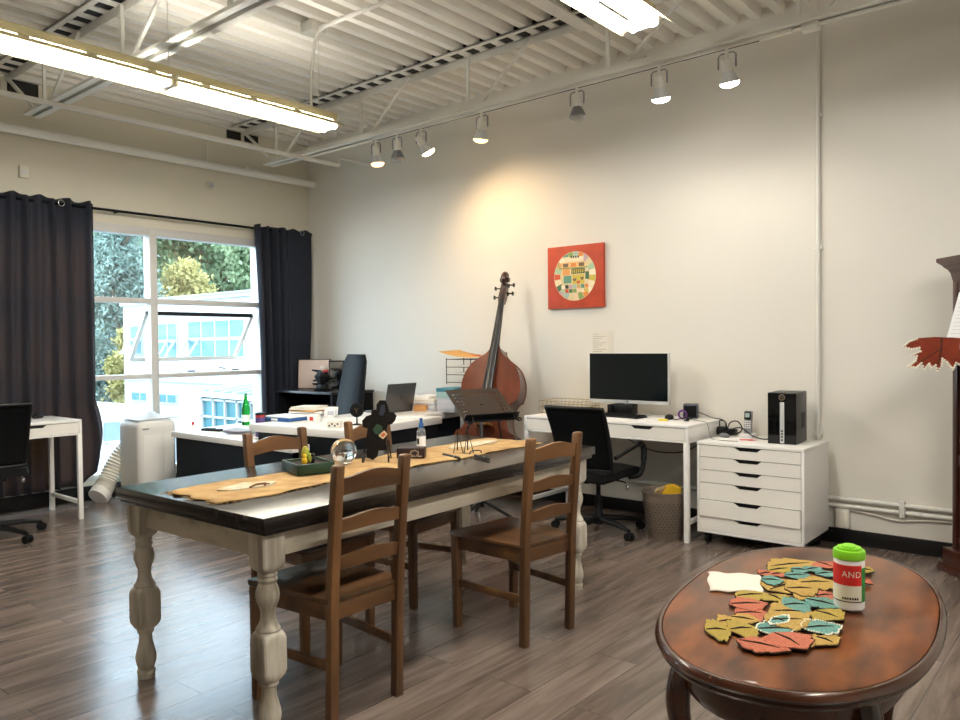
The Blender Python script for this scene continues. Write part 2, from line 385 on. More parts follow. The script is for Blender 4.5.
# window
win = MB()
f = .035
win.b2((-.1, WY0, WZ1-.075), (.012, WY1, WZ1)); win.b2((-.1, WY0, WZ0), (.012, WY1, WZ0+.05))
win.b2((-.1, WY0, WZ0), (.012, WY0+f, WZ1)); win.b2((-.1, WY1-f, WZ0), (.012, WY1, WZ1))
wo = struct(win.build('window_1', frame_m, bevel=.004))
MY = (-1.76, -2.92)
for y in MY: MB().b2((-.1, y-.035, WZ0), (.016, y+.035, WZ1-.02)).build('mullion', frame_m, wo, bevel=.004)
cells = [(-1.725, WY1-f), (-2.885, -1.795), (WY0+f, -2.955)]
for y0, y1 in cells:
    for z0, z1 in ((1.70, 1.747), (1.0185, 1.06)): MB().b2((-.09, y0, z0), (.008, y1, z1)).build('transom', frame_m, wo, bevel=.003)
for i, (y0, y1) in enumerate(cells):
    for z0, z1 in ((WZ0+.05, 1.0185), (1.06, 1.70), (1.747, WZ1-.075)):
        if i == 0 and z0 == 1.06: continue
        MB().b2((-.055, y0, z0), (-.049, y1, z1)).build('pane', glass_m, wo)
# awning sash swung out at the bottom
sa = MB(); P0, P1 = Vector((-.06, 0, 1.615)), Vector((-.38, 0, 1.185))
def sp(t, y): q = P0.lerp(P1, t); return Vector((q.x, y, q.z))
ya, yb = -1.80, -.69
sash = MB().bar(sp(0, ya), sp(0, yb), .05, .035).build('awning_sash', dark_gap_m, wo)
s2 = MB(); s2.bar(sp(0, ya), sp(1, ya), .03, .035, (0, 1, 0)); s2.bar(sp(0, yb), sp(1, yb), .03, .035, (0, 1, 0)); s2.bar(sp(1, ya), sp(1, yb), .04, .035)
s2.build('sash_frame', frame_m, sash)
gl = MB(); gl.add([sp(.02, ya), sp(.02, yb), sp(.98, yb), sp(.98, ya)], [(0, 1, 2, 3)]); gl.build('sash_glass', glass_m, sash, solid=.004)
hd = MB(); hd.tube([(-.02, -1.05, 1.075), (.015, -1.05, 1.09), (.03, -1.13, 1.10)], .007); hd.b2((0, -.98, 1.065), (.02, -.9, 1.08)); hd.b2((0, -1.45, 1.065), (.02, -1.37, 1.08))
hd.build('window_catch', steelgrey_m, wo)

# curtain rod, curtains
m = MB(); m.cyl((.1, -3.7, 2.487), (.1, -.06, 2.487), .012, n=12); m.cyl((.1, -.075, 2.487), (.1, -.045, 2.487), .02, n=12)
rod = thing('curtain_rod', 'long dark metal curtain rod above the window', 'curtain rod', (0, 0, 0)); m.build('pole', blackmatte_m, rod, smooth=40)
b = MB()
for y in (-.09, -2.1): b.bar((.0, y, 2.487), (.1, y, 2.487), .014, .014)
b.build('bracket', blackmatte_m, rod)
def curtain(name, label, f, nu, nv, grom, loc=(0, 0, 0)):
    t = thing(name, label, 'curtain', loc)
    MB().grid(f, nu, nv).build('cloth', curtain_m, t, smooth=60, solid=.004)
    for y, x in grom: MB().ring((x, y, 2.487), .024, .005, 'X', 20, 6).build('grommet', chrome_m, t, smooth=60)
    return t
FOLDS = [(.055, .05, .022), (.15, -.012, .03), (.215, .042, .020), (.30, -.010, .04), (.355, .05, .018), (.47, .035, .03), (.565, .052, .020), (.66, .045, .03), (.78, .05, .022), (.92, .045, .03), (1.08, .05, .025)]
def fl(u, v):
    y0 = -2.30-.012*v; y = y0-u*1.25
    amp = .040+.016*v
    x = .095+.012*sin(5*v+u*6)*v
    for c_, a_, s_ in FOLDS: x += a_*(1+.5*v)*math.exp(-((u*1.25-c_-.012*sin(3*v+c_*9))/s_)**2)
    if u < .06: x -= (.06-u)*1.0
    zb = .15+.16*max(0, 1-u*9)*1.0; zt = 2.53+.012*sin(u*40)
    if v > .75: y += .06*sin((v-.75)*12)*max(0, 1-u*6)
    return (x, y, zt+(zb-zt)*v)
curtain('curtain', 'wide charcoal curtain left of window glass with daylight glowing through', fl, 150, 40, [(-2.60, .15), (-3.25, .14)])
def fr(u, v):
    w = 1-.20*v*v
    y = -.765+.075*v+u*.70*w*(1-.06*v)
    k = max(0, 1-u*1.55)
    x = .125+(.05*sin(u*40)+.012*sin(u*17+4*v))*min(1, k*2.2)+.006*sin(u*9+3*v)
    return (x, y, 2.515+.01*sin(u*30)+(.28-2.515)*v)
curtain('curtain', 'dark slate curtain gathered in deep folds beside the room corner', fr, 90, 30, [(-.2, .15)])

# ------------------------------------------------------------------ joists
def joist(Y, x0, x1, xv, dx, name):
    ch = MB()
    for s in (-1, 1):
        if s > 0: ch.b2((-.05, Y+.012, ZD-.06), (x1, Y+.018, ZD-.001)); ch.b2((-.05, Y+.012, ZD-.008), (x1, Y+.062, ZD-.001))
        else: ch.b2((-.05, Y-.145, ZD-.010), (x1, Y-.100, ZD-.001)); ch.b2((-.05, Y-.145, ZD-.02), (x1, Y-.140, ZD-.001))
        ch.b2((x0, Y+s*.012, 3.045), (x1, Y+s*.018, 3.10)); ch.b2((x0, Y+s*.012, 3.045), (x1, Y+s*.062, 3.052))
    j = struct(ch.build(name, steel_m))
    w = MB(); x = xv
    while x < x1:
        w.bar((x, Y, 3.07), (x, Y, ZD-.02), .022, .022); w.bar((x+.09, Y, 3.07), (x+.60, Y, ZD-.02), .02, .02); x += dx
    w.bar((x0+.1, Y, 3.07), (.02, Y, ZD-.03), .022, .022)
    w.build('web_bars', steel_m, j)
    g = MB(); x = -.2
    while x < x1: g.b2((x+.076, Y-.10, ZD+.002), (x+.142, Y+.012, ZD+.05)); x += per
    g.build('flute_shade', dark_gap_m, j)  # near-black blocks stand in for the shade inside the deck flutes
    return j
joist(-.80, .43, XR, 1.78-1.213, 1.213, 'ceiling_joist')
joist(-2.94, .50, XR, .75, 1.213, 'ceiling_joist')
m = MB(); m.bar((1.0, -2.94, 3.03), (1.0, -.40, 3.03), .03, .03); m.bar((1.0, -2.94, 3.03), (1.0, -5.2, 3.03), .03, .03)
m.bar((1.0, -.40, 3.02), (1.0, -.40, 3.11), .012, .03); m.bar((1.0, -.40, 3.10), (1.0, 0, 3.10), .03, .012)
struct(m.build('ceiling_bridging', steel_m))
m = MB(); m.bar((4.05, -.8, 3.40), (4.05, -2.94, 3.40), .10, .012); m.bar((4.05, -.8, 3.07), (4.05, 0, ZD-.06), .035, .035)
struct(m.build('ceiling_bridging', steel_m))

# ------------------------------------------------------------------ pipes and conduits
p = thing('sprinkler_pipe', 'thick white pipe running along the window wall near the ceiling', 'pipe', (.1, 0, 3.03))
m = MB(); m.cyl((0, -5.2, 0), (0, 0, 0), .036, n=16); m.build('pipe_run', steel_m, p, smooth=40)
for y in (-1.255, -3.6): MB().cyl((0, y, .03), (0, y, .20), .008, n=8).build('hanger', steel_m, p, smooth=40)
MB().cyl((0, -.82, 0), (0, -.82, .06), .018, n=10).build('nozzle', steel_m, p, smooth=40)
m = MB(); m.cyl((5.29, -.018, .31), (5.29, -.018, ZD-.01), .013, n=10)
t = tag(m.build('conduit_pipe', steel_m, smooth=40), 'thin white vertical conduit running up the wall behind the computer tower', 'pipe')
m = MB()
for z in (.70, 1.9, 2.75): m.box((5.29, -.012, z), (.05, .022, .025))
m.build('strap', steel_m, t, bevel=.002)
t = tag(MB().cyl((4.9, -.02, .287), (9, -.02, .287), .014, n=10).build('conduit_pipe', steel_m, smooth=40), 'upper horizontal white conduit low on the wall right of the drawers', 'pipe')
t2 = tag(MB().cyl((3.0, -.02, .243), (9, -.02, .243), .014, n=10).build('conduit_pipe', steel_m, smooth=40), 'lower horizontal white conduit along the wall under desk and drawers', 'pipe')
MB().box((5.78, -.024, .265), (.03, .036, .1)).build('strap', steel_m, t2, bevel=.003)
m = MB(); m.tube(spline([(5.42, -.012, .225), (5.6, -.014, .21), (5.75, -.014, .19), (5.95, -.014, .215), (6.1, -.014, .215)], 6), .005)
tag(m.build('cable', paper2_m, smooth=40), 'thin pale cable sagging under the low wall conduits', 'cable')
o = thing('wall_outlet', 'beige outlet box low on the wall behind the white drawer unit', 'outlet', (5.44, 0, .165))
MB().b2((-.04, -.04, -.06), (.04, 0, .06)).build('box', wall_m, o, bevel=.004); MB().b2((-.03, -.043, -.045), (.03, -.039, .045)).build('cover_plate', paper2_m, o, bevel=.001)
o = thing('motion_detector', 'small round white ceiling-height sensor dome on the window wall', 'sensor', (0, -1.169, 2.868))
m = MB(); m.cyl((0, 0, 0), (.02, 0, 0), .042); m.build('base', thermo_m, o, smooth=40); MB().ball((.02, 0, 0), (.03, .026, .026)).build('lens', silver_m, o, smooth=60)
o = thing('motion_detector', 'small white box sensor on wall above the left curtain', 'sensor', (0, -2.828, 2.724))
MB().b2((0, -.035, -.05), (.03, .035, .05)).build('body', thermo_m, o, bevel=.008); MB().b2((.03, -.02, -.02), (.034, .02, .01)).build('lens', silver_m, o, bevel=.001)
# electrical drop
o = thing('junction_box', 'white electrical junction box and conduits fixed under the metal ceiling deck', 'junction box', (2.6, -1.94, ZD))
MB().b2((-.06, -.06, -.07), (.06, .06, 0)).build('box', steel_m, o, bevel=.004)
MB().tube([(.03, 0, -.05), (1.6, .05, -.05)], .014).build('conduit', steel_m, o, smooth=40)
MB().tube(spline([(.28, .02, -.03), (.12, .0, -.06), (.05, -.02, -.12), (.0, -.02, -.35), (-.01, -.02, -.57)], 8), .010).build('flexible_conduit', steel_m, o, smooth=40)

# ------------------------------------------------------------------ fluorescent fixtures
def fixture(loc, label, tm):
    t = thing('fluorescent_light', label, 'ceiling light', loc, 0, 'suspended fluorescent fixtures')
    m = MB(); m.b2((-.05, -2.42, .05), (.05, 0, .10)); m.build('housing', alu_m, t, bevel=.006)
    for s in (-1, 1):
        m = MB(); NX = 44
        for i in range(NX):
            ya, yb = -2.42*i/NX, -2.42*(i+1)/NX
            for k, (a, b) in enumerate(((0, .16), (.16, .38), (.38, 1))):
                if k == 1 and i % 6 != 0: continue
                q = lambda f_, y_: (s*(.05+.085*f_), y_, .055-.059*f_)
                m.add([q(a, ya), q(a, yb), q(b, yb), q(b, ya)], [(0, 1, 2, 3)])
        m.build('reflector', alu_m, t, solid=.002)
    for j in (0, 1):
        for x in (-.055, .055):
            y0 = -.03-1.21*j
            MB().cyl((x, y0, .0), (x, y0-1.15, .0), .0155, n=10).build('tube', tm, t, smooth=60)
        for y in (-.02-1.21*j, -1.195-1.21*j):
            MB().box((0, y, .02), (.15, .016, .06)).build('lamp_holder', white_pl_m, t, bevel=.003)
    for y in (-.12, -1.21, -2.3): MB().cyl((0, y, .10), (0, y, ZD-loc[2]), .003, n=6).build('hanger', steel_m, t)
    return t
fixture((2.555, -1.745, 2.815), 'long suspended fluorescent fixture at upper left nearer the window', tube_m)
fixture((5.045, -1.86, 2.815), 'suspended fluorescent fixture at the top centre of the picture', tube_cool_m)

# ------------------------------------------------------------------ track with spot heads
tr = thing('lighting_track', 'white lighting track fixed under the joist beside the long wall', 'track', (0, -.8, 3.045))
MB().b2((1.93, -.018, -.022), (5.38, .018, 0)).build('rail', steel_m, tr, bevel=.002)
MB().b2((1.93, -.006, -.0235), (5.2, .006, -.021)).build('slot', dark_gap_m, tr)
MB().b2((5.44, -.03, -.04), (5.53, .03, .02)).build('feed_box', steel_m, tr, bevel=.004)
MB().tube([(5.53, 0, -.01), (9.5, 0, -.01)], .012).build('feed_conduit', steel_m, tr, smooth=40)
fixture((7.55, -1.9, 2.815), 'unseen fluorescent fixture added beyond the clock case to brighten the right side', tube_cool_m)  # out-of-frame fixture, added to lift the light on the right of the room
def lamp(x, label, face, aim, energy, col, spot=75):
    t = thing('track_lamp', label, 'spotlight', (x, -.8, 3.024), 0, 'spot heads on the lighting track'); t.scale = (1.28, 1.28, 1.12)
    MB().cyl((0, 0, 0), (0, 0, -.05), .009, n=10).build('stem', steel_m, t, smooth=40)
    a = Vector(aim).normalized(); q = Vector((0, 0, -1)).rotation_difference(a).to_matrix().to_4x4(); M_ = Matrix.Translation((0, 0, -.095)) @ q
    y = MB(); y.tube([(-.042, 0, -.10), (-.042, 0, -.035), (-.03, 0, -.022), (.03, 0, -.022), (.042, 0, -.035), (.042, 0, -.10)], .004, 6); y.build('yoke', steelgrey_m, t, smooth=40)
    s = MB(); s.M = M_; s.lathe([(.016, .045), (.022, .04), (.024, -.01), (.026, -.02)], n=16); s.build('socket', steel_m, t, smooth=40)
    b = MB(); b.M = M_; b.lathe([(.022, -.015), (.030, -.035), (.044, -.07), (.046, -.078)], n=20, cap=False); b.build('bulb', steelgrey_m if face is bulb_off_m else silver_m, t, smooth=40)
    f_ = MB(); f_.M = M_; f_.lathe([(.0445, -.074), (.042, -.088), (.028, -.099), (.004, -.104)], n=20); f_.build('lens', face, t, smooth=60)
    if energy:
        ld = bpy.data.lights.new('spot_beam', 'SPOT'); ld.energy = energy; ld.color = col; ld.spot_size = R(spot); ld.spot_blend = 1; ld.shadow_soft_size = .04
        lo = bpy.data.objects.new('spot_beam', ld); COL.objects.link(lo); lo.parent = t
        lo.matrix_local = M_ @ Matrix.Translation((0, 0, -.125))
lamp(1.965, 'track lamp nearest the window wall with faint amber bulb', bulb_dim_m, (.05, .1, -1), 0, None)
lamp(2.219, 'unlit clear track lamp between the amber lamp and the bright warm one', bulb_off_m, (.0, .05, -1), 0, None)
lamp(2.493, 'brightest warm track lamp, third from the window wall, facing the bass', bulb_warm_m, (.28, .62, -.95), 30, (1, .68, .36), 130)
lamp(3.128, 'tilted track lamp with faint amber bulb above the double bass', bulb_dim_m, (-.25, .1, -1), 0, None)
lamp(3.964, 'unlit dark track lamp above the red mosaic picture', bulb_off_m, (.05, .0, -1), 0, None)
lamp(4.571, 'bright white track lamp left of the last lamp on the track', bulb_white_m, (-.05, .35, -1), 9, (1, .93, .82), 120)
lamp(5.009, 'bright white track lamp last before the vertical conduit', bulb_white_m, (.02, .35, -1), 9, (1, .93, .82), 120)

# ------------------------------------------------------------------ outside
GZ = -.9
leafs = {}
def leaf_mat(name, c1, c2):
    m = bpy.data.materials.new(name); m.use_nodes = True; N = m.node_tree.nodes; L = m.node_tree.links
    b = N['Principled BSDF']; o = N['Material Output']; b.inputs['Roughness'].default_value = .7
    tc = N.new('ShaderNodeTexCoord'); nz = N.new('ShaderNodeTexNoise'); nz.inputs['Scale'].default_value = 1.6; nz.inputs['Detail'].default_value = 5
    rp = N.new('ShaderNodeValToRGB'); e = rp.color_ramp.elements; e[0].position = .35; e[1].position = .68; e[0].color = lin(c1); e[1].color = lin(c2)
    L.new(tc.outputs['Object'], nz.inputs['Vector']); L.new(nz.outputs['Fac'], rp.inputs['Fac']); L.new(rp.outputs[0], b.inputs['Base Color'])
    tr = N.new('ShaderNodeBsdfTranslucent'); L.new(rp.outputs[0], tr.inputs[0]); mx = N.new('ShaderNodeMixShader'); mx.inputs[0].default_value = .35
    L.new(b.outputs[0], mx.inputs[1]); L.new(tr.outputs[0], mx.inputs[2]); L.new(mx.outputs[0], o.inputs[0])
    return m
lgreen = leaf_mat('green_leaves', '506448', '8ca279'); lgrey = leaf_mat('blue_grey_needles', '56685f', '879a90'); lyel = leaf_mat('yellow_leaves', '87804c', 'b4a86c'); lpale = leaf_mat('pale_green_leaves', '6d805c', 'a1b088')
bark_m = mat('bark', '5a4c40', .9, var=.2, bump=.6, bscale=30)
def tree(x, y, h, w, lm, label, name='broadleaf_tree', conic=False, n=5200, ls=.17, z0=.6):
    t = thing(name, label, 'tree', (x, y, GZ), 0, 'trees outside the window')
    rnd = random.Random(int(x*91+y*37)); vs = []; fs = []
    cl = [(rnd.uniform(-1, 1), rnd.uniform(-1, 1), rnd.uniform(0, 1)) for _ in range(90)]
    for k in range(n):
        c = cl[rnd.randrange(len(cl))]; hz = z0+(h-z0)*c[2]
        wd = w*((1-c[2])*.95+.08) if conic else w*math.sqrt(max(.05, 1-(2*c[2]-.9)**2*.85))
        g = lambda s: rnd.gauss(0, s)
        p = Vector((c[0]*wd*.72+g(w*.13), c[1]*wd*.72+g(w*.13), hz+g(h*.035)))
        a = Vector((g(1), g(1), g(.7))).normalized(); b_ = a.orthogonal(); b_.rotate(Matrix.Rotation(rnd.uniform(0, 6.3), 3, a)); cc = a.cross(b_)
        s = ls*rnd.uniform(.6, 1.3); s2 = s*(.28 if conic else .6); i = len(vs)
        vs += [p-b_*s, p+cc*s2, p+b_*s, p-cc*s2]; fs.append((i, i+1, i+2, i+3))
    MB().add(vs, fs).build('foliage', lm, t)
    tk = MB(); tk.tube([(0, 0, -.05), (.05, 0, h*.4), (0, .05, h*.85)], [h*.025, h*.018, h*.006], 8)
    for k in range(7):
        a = rnd.uniform(0, 6.3); z = h*rnd.uniform(.3, .75); tk.tube([(0, 0, z), (cos(a)*w*.6, sin(a)*w*.6, z+h*.1)], [h*.008, h*.003], 5)
    tk.build('trunk', bark_m, t, smooth=50)
tree(-19.5, 7.1, 8.6, 1.9, lgrey, 'blue-grey conifer seen through the upper left window panes', 'conifer_tree', True, 30000, .085)
tree(-27.0, 8.6, 10.5, 2.5, lgreen, 'dark green tree filling the gap behind the blue-grey conifer', n=30000, ls=.10)
tree(-19.5, 9.5, 5.1, 1.3, lyel, 'yellow autumn tree rising behind the white building roof', n=22000, ls=.065)
tree(-15.6, 5.6, 2.7, .75, lyel, 'low yellow-green shrub tree beside the white building corner', n=9000, z0=.2, ls=.05)
tree(-25.5, 13.6, 9.2, 2.7, lgreen, 'tall green tree directly behind the yellow autumn tree', n=30000, ls=.095)
tree(-20.0, 14.0, 8.4, 2.3, lpale, 'pale green tree behind the roof beside the right curtain', n=30000, ls=.08)
tree(-31, 15.6, 12.5, 3.4, lpale, 'tallest pale tree far behind the yellow and green trees', n=24000, ls=.15)
tree(-26, 3.4, 9.0, 2.6, lgreen, 'green tree left of the conifer, partly behind the left curtain', n=14000, ls=.12)

ext_m = mat('white_render', '9a9d9d', .8, var=.02, scale=1)
extgrey_m = mat('asphalt', '63686b', .9, var=.08, scale=3)
roofm = mat('blue_grey_roof', '687a88', .6)
tealglass_m = mat('teal_glazing', '2c6168', .35, var=.12, scale=1.2)
tealroof_m = mat('teal_glass_roof', '20504e', .35, var=.06, scale=2)
struct(MB().b2((-45, -14, GZ-.1), (-.2, 30, GZ)).build('ground', extgrey_m))
bd = thing('white_building', 'white two storey building with gridded windows across the yard', 'building', (-9, 5, GZ))
m = MB(); m.b2((-5.87, 0, 0), (7.2, 7, 3.46)); m.build('walls', ext_m, bd)
m = MB(); m.add([(-3.3, -.1, 3.46), (7.2, -.1, 3.46), (7.2, 3.5, 3.95), (-3.3, 3.5, 3.5), (-3.3, 7, 3.46), (7.2, 7, 3.46)], [(0, 1, 2, 3), (3, 2, 5, 4), (1, 5, 2), (0, 3, 4)]); m.build('roof', roofm, bd)
m = MB(); m.b2((-5.95, -.06, 3.36), (7.2, .02, 3.5)); m.build('fascia', ext_m, bd)
def bwin(x0, x1, z0, z1, nc, nr, tilt=None):
    w = MB(); w.b2((x0, -.04, z0), (x1, .02, z1)); o = w.build('window', ext_m, bd)
    dx = (x1-x0)/nc; dz = (z1-z0)/nr; g = MB()
    for i in range(nc):
        for j in range(nr): g.b2((x0+i*dx+.04, -.05, z0+j*dz+.04), (x0+(i+1)*dx-.04, -.041, z0+(j+1)*dz-.04))
    g.build('glazing', tealglass_m, o)
    if tilt is not None:
        s = MB(); xa = x0+tilt*dx; zb, zt = z0+.05, z0+dz
        for a, b in (((xa+.06, -.06, zt), (xa+.06, -.35, zb)), ((xa+dx-.06, -.06, zt), (xa+dx-.06, -.35, zb)), ((xa+.06, -.35, zb), (xa+dx-.06, -.35, zb))): s.bar(a, b, .05, .04)
        s.build('open_vent', ext_m, o)
bwin(-2.35, .13, 1.93, 2.86, 4, 2, 0); bwin(-3.85, -2.9, 1.88, 2.84, 2, 2, 1); bwin(-5.4, -4.75, 2.0, 2.82, 1, 2, 0)
bwin(-5.4, -2.97, .72, 1.0, 5, 1)
m = MB(); m.b2((1.0, -.12, 1.25), (7, -.04, 1.32)); m.b2((-5.87, -.05, 1.30), (7.2, -.001, 1.36)); m.build('ledge', ext_m, bd)
cn = thing('glass_canopy', 'teal glass canopy porch with white lattice glazing outside the window', 'canopy', (-7.6, 3.1, GZ))
m = MB(); A = [(-.1, 0, 1.28), (3.2, 0, 1.24), (3.2, 1.85, 1.62), (1.3, 1.85, 1.62)]; m.add(A, [(0, 1, 2, 3)]); m.build('roof_glass', tealroof_m, cn, solid=.03)
m = MB()
for i in range(9):
    f_ = i/8; a = Vector(A[0]).lerp(Vector(A[1]), f_); b_ = Vector(A[3]).lerp(Vector(A[2]), f_); m.bar(a+Vector((0, 0, .03)), b_+Vector((0, 0, .03)), .05, .05)
m.bar((-.15, 0, 1.25), (3.2, 0, 1.21), .08, .1); m.build('rafters', ext_m, cn)
m = MB(); m.b2((0, .05, 0), (3.2, .08, 1.2)); m.build('glazing', tealglass_m, cn)
m = MB()
for i in range(8): m.b2((.0+i*.42, 0, 0), (.05+i*.42, .05, 1.2))
for j in range(4): m.b2((0, 0, .1+j*.34), (3.2, .05, .14+j*.34))
m.build('lattice', ext_m, cn)
# parked car
car = thing('car', 'white van parked close outside the lower left window pane', 'car', (-3.0, -.15, GZ))
car_m = mat('white_car_paint', 'a9a9a8', .25, coat=.5); carglass_m = mat('car_window_glass', '4b6474', .1)
side = [(0, .35), (.0, .95), (.06, 1.25), (.2, 1.44), (.5, 1.49), (2.4, 1.50), (2.9, 1.35), (3.4, 1.0), (4.3, .85), (4.5, .6), (4.5, .3), (3.9, .25), (.4, .25)]
FM = Matrix(((0, 0, -1, 0), (-1, 0, 0, 0), (0, 1, 0, 0), (0, 0, 0, 1)))
m = MB(); m.M = FM; m.prism(side, 0, 1.7); m.build('body', car_m, car, smooth=40, bevel=.06)
for pl in ([(.51, 1.07), (.53, 1.26), (.74, 1.27), (.75, 1.03), (.54, 1.03)], [(.95, 1.02), (.95, 1.34), (2.0, 1.34), (2.0, 1.02)]):
    m = MB(); m.M = FM; m.prism(pl, -.012, .02); m.build('side_window', carglass_m, car)
MB().b2((.0, -.72, .99), (.03, -.60, 1.01)).build('door_handle', steelgrey_m, car, bevel=.004)
for y in (-.8, -3.6):
    for x in (-1.55, -.12): MB().cyl((x-.09, y, .32), (x+.09, y, .32), .32, n=24).build('wheel', blackmatte_m, car, smooth=40)
# daylight
w = bpy.data.worlds.new('overcast_sky'); scene.world = w; w.use_nodes = True
bg = w.node_tree.nodes['Background']; bg.inputs[0].default_value = (.68, .85, 1, 1); bg.inputs[1].default_value = 8.0
# ------------------------------------------------------------------ dining table
TT = .755
def sring(w, n, z, c=(0, 0), N_=40):
    out = []
    for k in range(N_):
        a = 2*pi*(k+.5)/N_; ca, sa = cos(a), sin(a); r = w/((abs(ca)**n+abs(sa)**n)**(1/n)); out.append((c[0]+r*ca, c[1]+r*sa, z))
    return out
LEG = [(.700, .047, 60), (.590, .047, 60), (.580, .046, 14), (.570, .043, 5), (.561, .036, 2.6), (.556, .031, 2), (.553, .034, 2), (.547, .035, 2), (.542, .030, 2), (.540, .033, 2), (.532, .036, 2), (.526, .033, 2),
       (.521, .030, 2), (.510, .035, 2), (.495, .0405, 2), (.480, .042, 2), (.462, .039, 2), (.445, .032, 2), (.430, .0265, 2), (.412, .026, 2), (.395, .029, 2), (.380, .036, 2), (.371, .043, 2), (.366, .044, 2),
       (.362, .040, 2.4), (.356, .045, 3.4), (.347, .047, 6), (.335, .0475, 18), (.325, .0475, 60), (.240, .0475, 60), (.228, .0475, 18), (.216, .047, 6), (.204, .043, 3), (.196, .036, 2.2), (.192, .032, 2), (.188, .034, 2), (.182, .034, 2),
       (.177, .028, 2), (.165, .026, 2), (.145, .027, 2), (.125, .032, 2), (.100, .039, 2), (.080, .042, 2), (.060, .039, 2), (.042, .033, 2), (.034, .031, 2), (.031, .036, 2), (.022, .037, 2), (.017, .033, 2), (.014, .035, 2), (0, .034, 2)]
tb = thing('dining_table', 'long farmhouse table with dark stained top and turned cream legs', 'table', (4.232, -2.820, 0), R(1.7))
HX, HY = .478, 1.045
m = MB(); m.b2((-HX, -HY, TT-.042), (HX, HY, TT)); m.b2((-HX+.012, -HY+.012, TT-.062), (HX-.012, HY-.012, TT-.040))
m.build('tabletop', tabletop_m, tb, bevel=.005)
ix, iy = HX-.082, HY-.070
m = MB()
for s in (-1, 1):
    m.b2((s*ix-.012, -iy, .60), (s*ix+.012, iy, .694)); m.b2((-ix, s*iy-.012, .60), (ix, s*iy+.012, .694))
m.build('apron', apron_m, tb, bevel=.003)
for sx in (-1, 1):
    for sy in (-1, 1): MB().loft([sring(w*.935, n, z, (sx*ix, sy*iy), 48) for z, w, n in LEG]).build('leg', cream_m, tb, smooth=38)

# ------------------------------------------------------------------ ladder-back chairs (local: faces +X)
def make_chair(label, loc, rz):
    t = thing('dining_chair', label, 'chair', loc, rz, 'pine ladder-back chairs around the long table')
    def px(z): return -.200-.012*(z/.44) if z < .44 else -.212-.042*((z-.44)/.46)**1.15
    for s in (-1, 1):
        rings = []
        for z in (0, .2, .40, .48, .6, .72, .82, .897, .903):
            d = .017 if z < .9 else .012; x = px(z); w = .013 if z > .9 else .0175; y = s*(.152+.004*z)
            rings.append([(x-d, y-w, z), (x+d, y-w, z), (x+d, y+w, z), (x-d, y+w, z)])
        MB().loft(rings).build('back_post', pine_m, t, bevel=.003)
        MB().loft([[(.185-w, s*.187-w, z), (.185+w, s*.187-w, z), (.185+w, s*.187+w, z), (.185-w, s*.187+w, z)] for z, w in ((0, .0165), (.42, .019))]).build('front_leg', pine_m, t, bevel=.003)
        MB().bar((-.20, s*.155, .205), (.185, s*.186, .205), .016, .032).build('stretcher', pine_h_m, t, bevel=.002)
        MB().bar((-.205, s*.153, .392), (.185, s*.187, .392), .018, .058).build('side_rail', pine_h_m, t, bevel=.002)
    MB().bar((.187, -.175, .392), (.187, .175, .392), .018, .058).build('front_rail', pine_h_m, t, bevel=.002)
    MB().bar((-.205, -.145, .392), (-.205, .145, .392), .018, .058).build('back_rail', pine_h_m, t, bevel=.002)
    for z0, h in ((.795, .078), (.665, .062), (.535, .062)):
        m = MB(); rings = []
        for i in range(15):
            u = i/14*2-1; y = u*.142; bow = -.016*(1-u*u); top = z0+h*(.74+.26*cos(u*pi/2)**1.6); bot = z0+h*.14*cos(u*pi/2)*.9
            xt, xb = px(top)+bow, px(bot)+bow
            rings.append([(xb-.008, y, bot), (xb+.008, y, bot), (xt+.008, y, top), (xt-.008, y, top)])
        m.loft(rings).build('back_slat', pine_h_m, t, smooth=30)
    m = MB(); m.prism([(-.215, -.172), (.20, -.212), (.222, -.20), (.222, .20), (.20, .212), (-.215, .172)], .421, .441)
    m.build('seat', seat_m, t, bevel=.006)
    return t
ch0 = make_chair('ladder-back pine chair nearest the camera, between near table leg and other chair', (4.556, -3.449, 0), R(180))
dup(ch0, (4.672, -2.466, 0), R(174), 'ladder-back pine chair on the near side toward the office desk')
dup(ch0, (3.975, -3.08, 0), R(1), 'ladder-back pine chair on the far side, behind the green planter tray')
dup(ch0, (3.93, -2.43, 0), R(8), 'ladder-back pine chair on the far side, behind the dark plaque')

# ------------------------------------------------------------------ on the dining table
Ta = R(1.7); ct, st = cos(Ta), sin(Ta)
def tw(x, y): return (4.236+x*ct-y*st, -2.835+x*st+y*ct)
rn = thing('table_runner', 'frayed tan burlap runner along the dark table top', 'table runner', (4.236, -2.835, TT), Ta)
rr_ = random.Random(3)
def runf(u, v):
    x = -.205+u*.375; y = -.985+v*1.985
    e = .012*sin(v*23+2)*(1 if u < .5 else -1)*(abs(u-.5)*2)**4+.006*sin(v*71)*(abs(u-.5)*2)**6
    fy = .014*sin(u*19)*(abs(v-.5)*2)**14
    z = .0035+.004*max(0, sin(v*17+u*5))*max(0, sin(u*7+v*3))+.010*math.exp(-((v-.02)/.02)**2)*abs(sin(u*9))
    return (x+e, y+fy, z)
MB().grid(runf, 24, 110).build('cloth', burlap_m, rn, smooth=60, solid=.003)
m = MB()
for k in range(420):
    side = rr_.random()
    if side < .8:
        v = rr_.random(); u = 0 if side < .4 else 1; p = Vector(runf(u, v)); d = Vector(((-1 if u == 0 else 1)*rr_.uniform(.004, .013), rr_.uniform(-.008, .008), -.001))
    else:
        u = rr_.random(); v = 0 if side < .9 else 1; p = Vector(runf(u, v)); d = Vector((rr_.uniform(-.008, .008), (-1 if v == 0 else 1)*rr_.uniform(.004, .018), -.001))
    p.z = .0035; m.bar(p, p+d, .0014, .0014)
m.build('fringe', burlap_m, rn)
